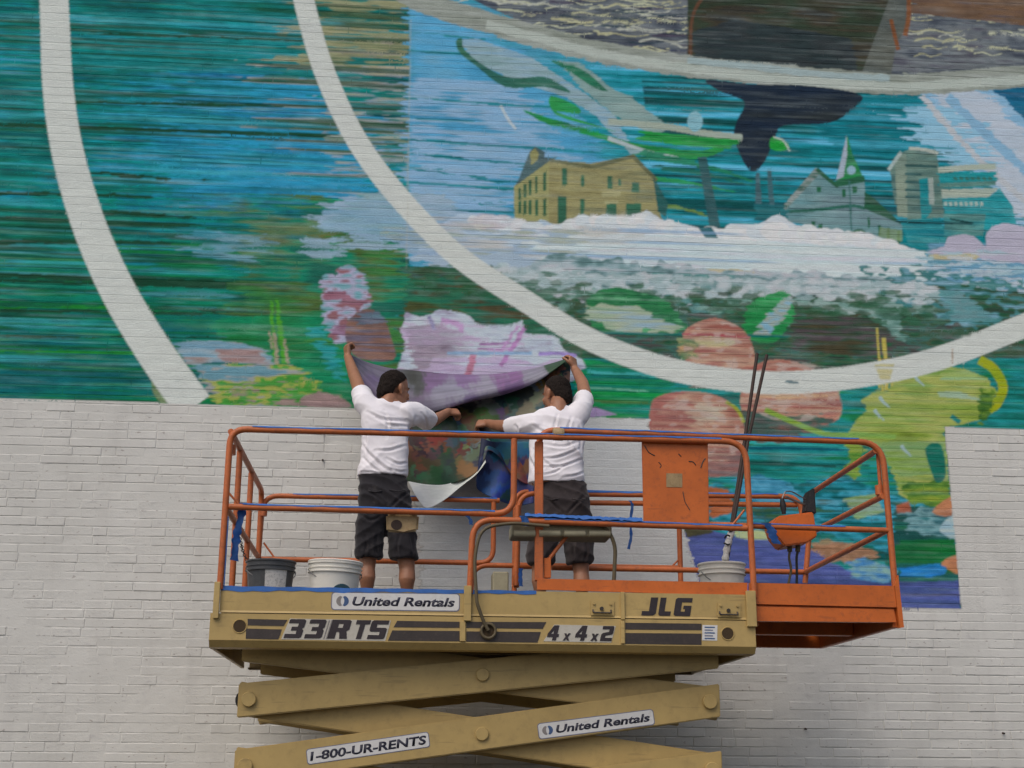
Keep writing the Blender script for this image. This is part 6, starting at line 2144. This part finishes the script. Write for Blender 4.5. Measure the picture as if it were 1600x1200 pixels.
YW = -0.86
worker(dict(
    Y=YW, seed=1.3, label='man in white t-shirt and charcoal shorts, left arm raised with fist gripping the cloth', hip=(603, 765), toe=0.1,
    head=(617, 609), head_dy=0.075, face=(0.80, 0.60, 0), tilt=R(6), hs=1.10, neck=(606, 634),
    mats=('skin_tan', 'white_cotton', 'charcoal_cotton'),
    torso=[(597, 746, .178, .118, .0, .0), (598, 738, .183, .122, .0, .0), (600, 715, .170, .116, .0, .02), (602, 690, .166, .114, .005, .04), (603, 668, .176, .118, .01, .08), (604, 650, .186, .112, .015, .12),
           (605, 638, .172, .098, .02, .14), (606, 629, .105, .078, .022, .14), (607, 624, .062, .064, .022, .1)],
    arms=[dict(pts=[(571, 631, .02), (561, 607, .18), (553, 585, .36), (547, 568, .50), (543, 556, .60)], r=[.056, .050, .044, .037, .029], hand=dict(palm=(1, .5, .0), out=(.2, .6, .9), d=(-.12, .12, .95), curl=1.05)),
          dict(pts=[(648, 644, .03), (667, 654, .24), (677, 657, .34), (690, 650, .44), (701, 643, .52)], r=[.056, .051, .047, .038, .030], hand=dict(palm=(.1, .7, -.6), out=(-.3, .3, .9), d=(.9, .45, .12), curl=1.0))],
    sleeves=[dict(pts=[(585, 645, .0), (571, 630, .03), (564, 613, .14)], r=[.090, .086, .074]), dict(pts=[(634, 648, .0), (650, 647, .06), (669, 656, .25)], r=[.092, .088, .080])],
    folds=[((1.0, .4, 1.3), 22, 1.5, .4, .0040), ((-.9, .3, 1.6), 27, 1.7, 2.2, .0034), ((.2, .2, 1.0), 48, 2.4, 1.1, .0022), ((.6, 0, .25), 55, 1.6, 4.0, .0012)],
    pelvis=[(598, 741, .158, .108, .0), (599, 752, .172, .118, .0), (601, 775, .186, .130, -.01), (602, 797, .190, .130, -.01), (603, 812, .17, .115, 0), (603, 820, .12, .08, 0)],
    short_legs=[[(583, 790, .10, .115, 0), (578, 820, .104, .115, .0), (577, 850, .103, .11, .01), (576, 870, .100, .105, .015), (576, 873, .096, .10, .015)],
                [(624, 790, .10, .115, 0), (627, 820, .104, .115, .0), (629, 850, .103, .11, .01), (630, 872, .104, .107, .015), (630, 875, .10, .10, .015)]],
    legs=[[(584, 790, 0), (578, 840, .01), (574, 885, .02)], [(624, 790, 0), (630, 840, .01), (636, 888, .02)]],
    creases=[([(574, 642), (600, 655), (636, 655)], .010, .011), ([(588, 652), (612, 664), (648, 662)], .009, .009), ([(600, 640), (606, 660), (604, 684)], .009, .007), ([(652, 648), (640, 672), (640, 700)], .011, .011),
             ([(563, 688), (576, 708), (600, 730), (612, 736)], .009, .013), ([(586, 704), (610, 703), (634, 694)], .009, .010), ([(565, 712), (580, 728), (598, 741)], .008, .011), ([(604, 716), (622, 724), (637, 720)], .008, .010),
             ([(560, 736), (580, 738), (606, 742)], .007, .008), ([(572, 660), (570, 690), (566, 715)], .010, .008), ([(612, 733), (625, 736), (638, 733)], .007, .008), ([(660, 640), (668, 652), (664, 666)], .008, .008)],
    short_creases=[([(566, 762), (590, 778), (604, 792)], .009, .009), ([(640, 766), (620, 784), (606, 798)], .009, .009), ([(604, 790), (604, 812), (603, 828)], .012, .014), ([(560, 800), (578, 812), (596, 806)], .009, .009),
                   ([(612, 806), (630, 816), (650, 808)], .009, .008), ([(570, 838), (572, 856), (568, 872)], .010, .009), ([(590, 830), (588, 850), (592, 870)], .009, .008), ([(624, 836), (620, 856), (624, 874)], .009, .009), ([(642, 832), (646, 852), (643, 872)], .009, .008)],
    pockets=[[(608, 765, -.135), (622, 768, -.14), (634, 765, -.125)], [(575, 766, -.125), (586, 769, -.138), (597, 767, -.138)]]))
worker(dict(
    Y=YW, seed=4.1, label='man in white t-shirt and brown-grey shorts, right arm raised with hand under the cloth edge', hip=(882, 775), toe=-0.05,
    head=(869, 617), head_dy=0.10, face=(-0.62, 0.78, 0), tilt=R(4), hs=1.08, neck=(873, 640),
    mats=('skin_tan', 'white_cotton', 'brown_grey_cotton'),
    torso=[(868, 757, .200, .122, .0, .0), (869, 748, .204, .126, .0, .0), (869, 722, .196, .120, .0, -.02), (870, 698, .198, .120, .0, -.05), (870, 676, .204, .122, .01, -.08), (868, 660, .205, .114, .015, -.1),
           (868, 648, .175, .100, .02, -.1), (870, 639, .105, .078, .022, -.1), (872, 634, .062, .064, .022, -.1)],
    arms=[dict(pts=[(908, 642, .02), (914, 616, .22), (910, 598, .38), (902, 583, .52), (897, 575, .58)], r=[.056, .050, .045, .037, .030], hand=dict(palm=(-.75, .65, -.1), out=(-.7, -.2, .7), d=(-.16, .10, .95), curl=.85)),
          dict(pts=[(828, 664, .02), (797, 666, .22), (786, 666, .30), (772, 664, .42), (762, 661, .50)], r=[.056, .052, .048, .039, .030], hand=dict(palm=(-.1, .7, -.5), out=(.3, .3, .9), d=(-.9, .45, .05), curl=1.0))],
    sleeves=[dict(pts=[(894, 655, .0), (906, 644, .02), (913, 622, .19)], r=[.090, .086, .074]), dict(pts=[(842, 664, .0), (826, 664, .03), (798, 667, .22)], r=[.092, .088, .078])],
    folds=[((.9, .4, 1.4), 23, 1.5, 1.7, .0042), ((-1.0, .3, 1.3), 26, 1.7, 3.2, .0036), ((.2, .2, 1.0), 50, 2.4, .3, .0026), ((.6, 0, .25), 52, 1.6, 2.0, .0012)],
    pelvis=[(879, 751, .160, .110, .0), (880, 765, .176, .120, .0), (881, 788, .192, .132, -.01), (880, 810, .194, .132, -.01), (879, 826, .17, .115, 0), (879, 832, .12, .08, 0)],
    short_legs=[[(860, 800, .105, .118, 0), (852, 830, .110, .118, .0), (846, 860, .110, .112, .01), (844, 880, .100, .10, .015), (844, 883, .09, .09, .015)],
                [(900, 800, .105, .118, 0), (904, 830, .110, .118, .0), (905, 860, .108, .112, .01), (905, 879, .098, .100, .015), (905, 882, .09, .09, .015)]],
    legs=[[(860, 800, 0), (850, 850, .01), (843, 892, .02)], [(899, 800, 0), (905, 850, .01), (908, 894, .02)]],
    creases=[([(872, 646), (866, 668), (864, 690)], .009, .009), ([(894, 650), (888, 672), (892, 700)], .009, .009), ([(832, 662), (856, 676), (880, 672)], .010, .010), ([(826, 690), (830, 716), (842, 748)], .009, .012),
             ([(846, 716), (874, 714), (906, 700)], .008, .012), ([(850, 730), (880, 728), (914, 714)], .008, .012), ([(846, 742), (866, 738), (886, 726)], .007, .010), ([(908, 688), (880, 698), (850, 694)], .009, .009),
             ([(880, 746), (900, 742), (916, 734)], .007, .010), ([(836, 700), (852, 722), (872, 734)], .008, .009), ([(806, 656), (812, 668), (806, 684)], .008, .009), ([(904, 660), (910, 680), (908, 704)], .010, .009)],
    short_creases=[([(846, 772), (866, 790), (880, 804)], .009, .010), ([(916, 772), (898, 790), (882, 808)], .009, .010), ([(880, 802), (878, 826), (878, 842)], .012, .014), ([(838, 812), (856, 822), (872, 816)], .009, .009),
                   ([(890, 818), (906, 826), (922, 818)], .009, .009), ([(846, 846), (848, 862), (842, 880)], .010, .009), ([(898, 842), (896, 862), (900, 880)], .009, .009), ([(914, 842), (918, 860), (914, 880)], .009, .009)],
    pockets=[[(850, 778, -.135), (862, 781, -.142), (873, 779, -.14)], [(893, 779, -.14), (905, 782, -.14), (915, 779, -.125)]]))
# ------------------------------------------------------------------ the painted cloth the workers hold against the wall
def splat_colours(px, py, splats, seed, warp=9.0, shade_k=1.0, expo=4.2):
    rg = np.random.default_rng(seed)

    def wob(s):
        o = np.zeros(len(px))
        for k in range(4):
            a, b, ph = rg.normal() * s, rg.normal() * s, rg.random() * 7
            o += np.sin(px * a + py * b + ph)
        return o / 2
    qx, qy = px + warp * wob(.05) + warp * .5 * wob(.16), py + warp * .7 * wob(.06) + warp * .4 * wob(.2)
    qx = qx + 3.5 * wob(.42)
    qy = qy + 2.5 * wob(.5)
    num = np.zeros((len(px), 3)); den = np.zeros(len(px))
    for x, y, c in splats:
        w = 1.0 / (((qx - x) ** 2 + 1.4 * (qy - y) ** 2) + 3.0) ** expo
        num += w[:, None] * pig(c); den += w
    col = num / den[:, None]
    g = col @ np.array((.2126, .7152, .0722))
    col = g[:, None] + (col - g[:, None]) * .88
    return np.clip(col * shade_k, 0.005, .85)


def sheet(name, top, bot, depth, splats, root, n=90, m=40, seed=1, warp=9.0, stripe=None, tone=1.0, expo=4.2, scatter=0):
    if scatter:
        rr = random.Random(seed)
        splats = splats + [(x + rr.uniform(-20, 20), y + rr.uniform(-13, 13), tuple(min(255, max(8, v * rr.uniform(.6, 1.35))) for v in c)) for x, y, c in rr.choices(splats, k=scatter)]
    T, B = smooth_open(top, 10), smooth_open(bot, 10)

    def even(P):
        d = np.concatenate([[0], np.cumsum(np.linalg.norm(np.diff(P, axis=0), axis=1))])
        t = np.linspace(0, d[-1], n)
        return np.stack([np.interp(t, d, P[:, k]) for k in range(2)], 1)
    T, B = even(T), even(B)
    V, PXY = [], []
    for j in range(m):
        v = j / (m - 1)
        for i in range(n):
            u = i / (n - 1)
            p = T[i] * (1 - v) + B[i] * v
            V.append(at(p[0], p[1], depth(u, v)))
            PXY.append(p)
    V, PXY = np.array(V), np.array(PXY)
    idx = np.arange(n * m).reshape(m, n)
    F = np.stack([idx[:-1, :-1], idx[1:, :-1], idx[1:, 1:], idx[:-1, 1:]], -1).reshape(-1, 4)
    me = mesh_np(name, V, F, True)
    c = splat_colours(PXY[:, 0], PXY[:, 1], splats, seed, warp, tone, expo)
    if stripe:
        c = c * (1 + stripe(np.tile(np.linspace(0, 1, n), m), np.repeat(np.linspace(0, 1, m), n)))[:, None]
    a = me.attributes.new('paint', 'FLOAT_COLOR', 'POINT')
    a.data.foreach_set('color', np.concatenate([np.clip(c, .004, .85), np.ones((len(c), 1))], 1).astype(np.float32).ravel())
    o = link(name, me, MAT['painted_cloth'], root)
    md = o.modifiers.new('thickness', 'SOLIDIFY')
    md.thickness = 0.0016
    md.offset = -1
    return o


m, nt, b, new, lk = nodes_of('painted_cloth')
a = new('ShaderNodeAttribute'); a.attribute_name = 'paint'
v = coord(nt, 'World')
n1 = noise_node(nt, v, 30, 4, .7, (.4, 1, 1.4))
t_ = new('ShaderNodeMapRange'); t_.inputs['To Min'].default_value = .8; t_.inputs['To Max'].default_value = 1.22
lk(n1, t_.inputs['Value'])
vm = new('ShaderNodeVectorMath'); vm.operation = 'SCALE'
lk(a.outputs['Color'], vm.inputs[0]); lk(t_.outputs[0], vm.inputs['Scale'])
lk(vm.outputs[0], b.inputs['Base Color'])
b.inputs['Roughness'].default_value = .55
b.inputs['Specular IOR Level'].default_value = .35
bump(nt, b, noise_node(nt, v, 18, 3, .6), .2, .006)
MAT['painted_cloth'] = m

cl = empty('mural_cloth', at(720, 600, -.2), 'painted mural cloth hanging in folds between the two workers, white at one corner', 'cloth')
S_ = math.sin
sheet('upper_fold', [(546, 553), (575, 566), (610, 575), (640, 578), (700, 584), (760, 585), (820, 578), (860, 568), (892, 558)],
      [(548, 558), (562, 590), (580, 618), (600, 640), (650, 648), (700, 638), (740, 627), (790, 616), (840, 596), (892, 560)],
      lambda u, v: -.055 - .10 * (abs(2 * u - 1) ** 3) - (.25 * S_(v * 2.0)) * (S_(math.pi * min(1, max(0, u))) ** .6) - .012 * S_(u * 17 + v * 5) * v,
      [(560, 575, (92, 86, 104)), (580, 600, (104, 84, 118)), (600, 590, (112, 100, 118)), (600, 630, (104, 82, 116)), (630, 600, (98, 96, 104)), (650, 588, (60, 58, 54)), (660, 592, (70, 68, 66)), (640, 625, (118, 102, 124)),
       (680, 600, (118, 86, 124)), (700, 618, (130, 120, 138)), (730, 592, (124, 92, 132)), (720, 610, (132, 124, 140)), (730, 625, (104, 84, 120)), (760, 600, (138, 126, 142)), (775, 616, (124, 112, 136)), (795, 590, (128, 84, 128)),
       (800, 604, (108, 76, 118)), (820, 592, (132, 122, 136)), (828, 580, (128, 116, 132)), (845, 580, (44, 70, 44)), (870, 572, (40, 66, 42)), (885, 564, (34, 50, 40))], cl, seed=2,
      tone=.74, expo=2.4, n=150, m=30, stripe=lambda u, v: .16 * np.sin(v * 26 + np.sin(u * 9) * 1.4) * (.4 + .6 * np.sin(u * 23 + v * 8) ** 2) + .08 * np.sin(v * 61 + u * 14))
sheet('lower_sheet', [(628, 640), (665, 632), (700, 628), (740, 622), (790, 606), (830, 588), (870, 568), (892, 560)],
      [(622, 748), (640, 753), (668, 758), (700, 757), (740, 741), (757, 718), (763, 704), (780, 714), (800, 742), (830, 757), (862, 740), (888, 655)],
      lambda u, v: -.13 - .26 * (v ** .7) * S_(math.pi * min(.98, .15 + u * .85)) - .035 * S_(u * 15 + v * 3) * v - .02 * S_(u * 31 - v * 6) * v + .05 * (1 - v) * S_(u * 3),
      [(640, 690, (60, 40, 44)), (650, 705, (120, 62, 50)), (668, 700, (150, 80, 60)), (690, 690, (86, 96, 116)), (715, 685, (70, 84, 90)), (660, 725, (130, 72, 42)), (655, 745, (70, 100, 70)), (690, 715, (26, 72, 50)), (700, 740, (24, 74, 48)),
       (715, 720, (30, 70, 50)), (725, 715, (120, 104, 40)), (735, 700, (120, 60, 50)), (740, 690, (130, 58, 40)), (755, 690, (110, 116, 120)), (690, 668, (24, 60, 44)), (670, 662, (40, 76, 46)), (700, 655, (90, 80, 24)), (720, 640, (100, 88, 30)),
       (740, 655, (84, 78, 32)), (760, 640, (88, 96, 84)), (715, 670, (50, 110, 100)), (735, 668, (90, 62, 40)), (700, 640, (36, 26, 24)), (730, 630, (24, 30, 28)), (770, 630, (40, 70, 70)), (775, 622, (28, 66, 72)), (790, 640, (96, 120, 110)),
       (805, 620, (44, 54, 50)), (820, 640, (150, 134, 104)), (840, 620, (160, 144, 112)), (815, 605, (64, 80, 50)), (835, 600, (96, 70, 44)), (850, 592, (150, 84, 58)), (870, 580, (160, 92, 68)), (880, 592, (164, 112, 92)), (850, 576, (36, 66, 40)),
       (872, 566, (34, 60, 40)), (884, 604, (44, 110, 150)), (880, 630, (40, 84, 110)), (886, 580, (30, 56, 60)), (785, 700, (30, 90, 104)), (800, 740, (130, 80, 52)), (775, 720, (60, 60, 90))], cl, n=190, m=90, seed=5, tone=.50, scatter=110)  # shade below the upper fold is put into these dark colours and tone
sheet('corner_flap', [(638, 752), (668, 757), (700, 756), (740, 740), (758, 718)], [(648, 772), (656, 784), (664, 794), (674, 793), (696, 780), (720, 760), (744, 741), (759, 722)],
      lambda u, v: -.375 - .05 * v - .012 * S_(u * 7 + v * 2), [(690, 770, (208, 200, 190)), (740, 730, (204, 197, 188)), (660, 780, (210, 202, 192))], cl, n=40, m=20, seed=7, warp=2)
sheet('hanging_corner', [(752, 684), (770, 690), (795, 690), (834, 690)], [(744, 752), (748, 766), (775, 780), (805, 790), (834, 786)],
      lambda u, v: -.34 - .05 * S_(u * 6 + 1) - .04 * S_(u * 13 + v * 2) * v,
      [(756, 700, (26, 34, 66)), (752, 730, (24, 36, 76)), (752, 760, (34, 58, 100)), (775, 720, (70, 72, 112)), (770, 750, (40, 76, 132)), (790, 760, (58, 86, 140)), (800, 735, (74, 68, 106)), (820, 760, (70, 72, 120)), (800, 712, (30, 92, 104)), (825, 705, (36, 110, 130)),
       (820, 730, (136, 90, 60)), (800, 785, (44, 70, 124)), (776, 776, (36, 84, 140))], cl, n=80, m=64, seed=9, warp=6, tone=.75, scatter=14)
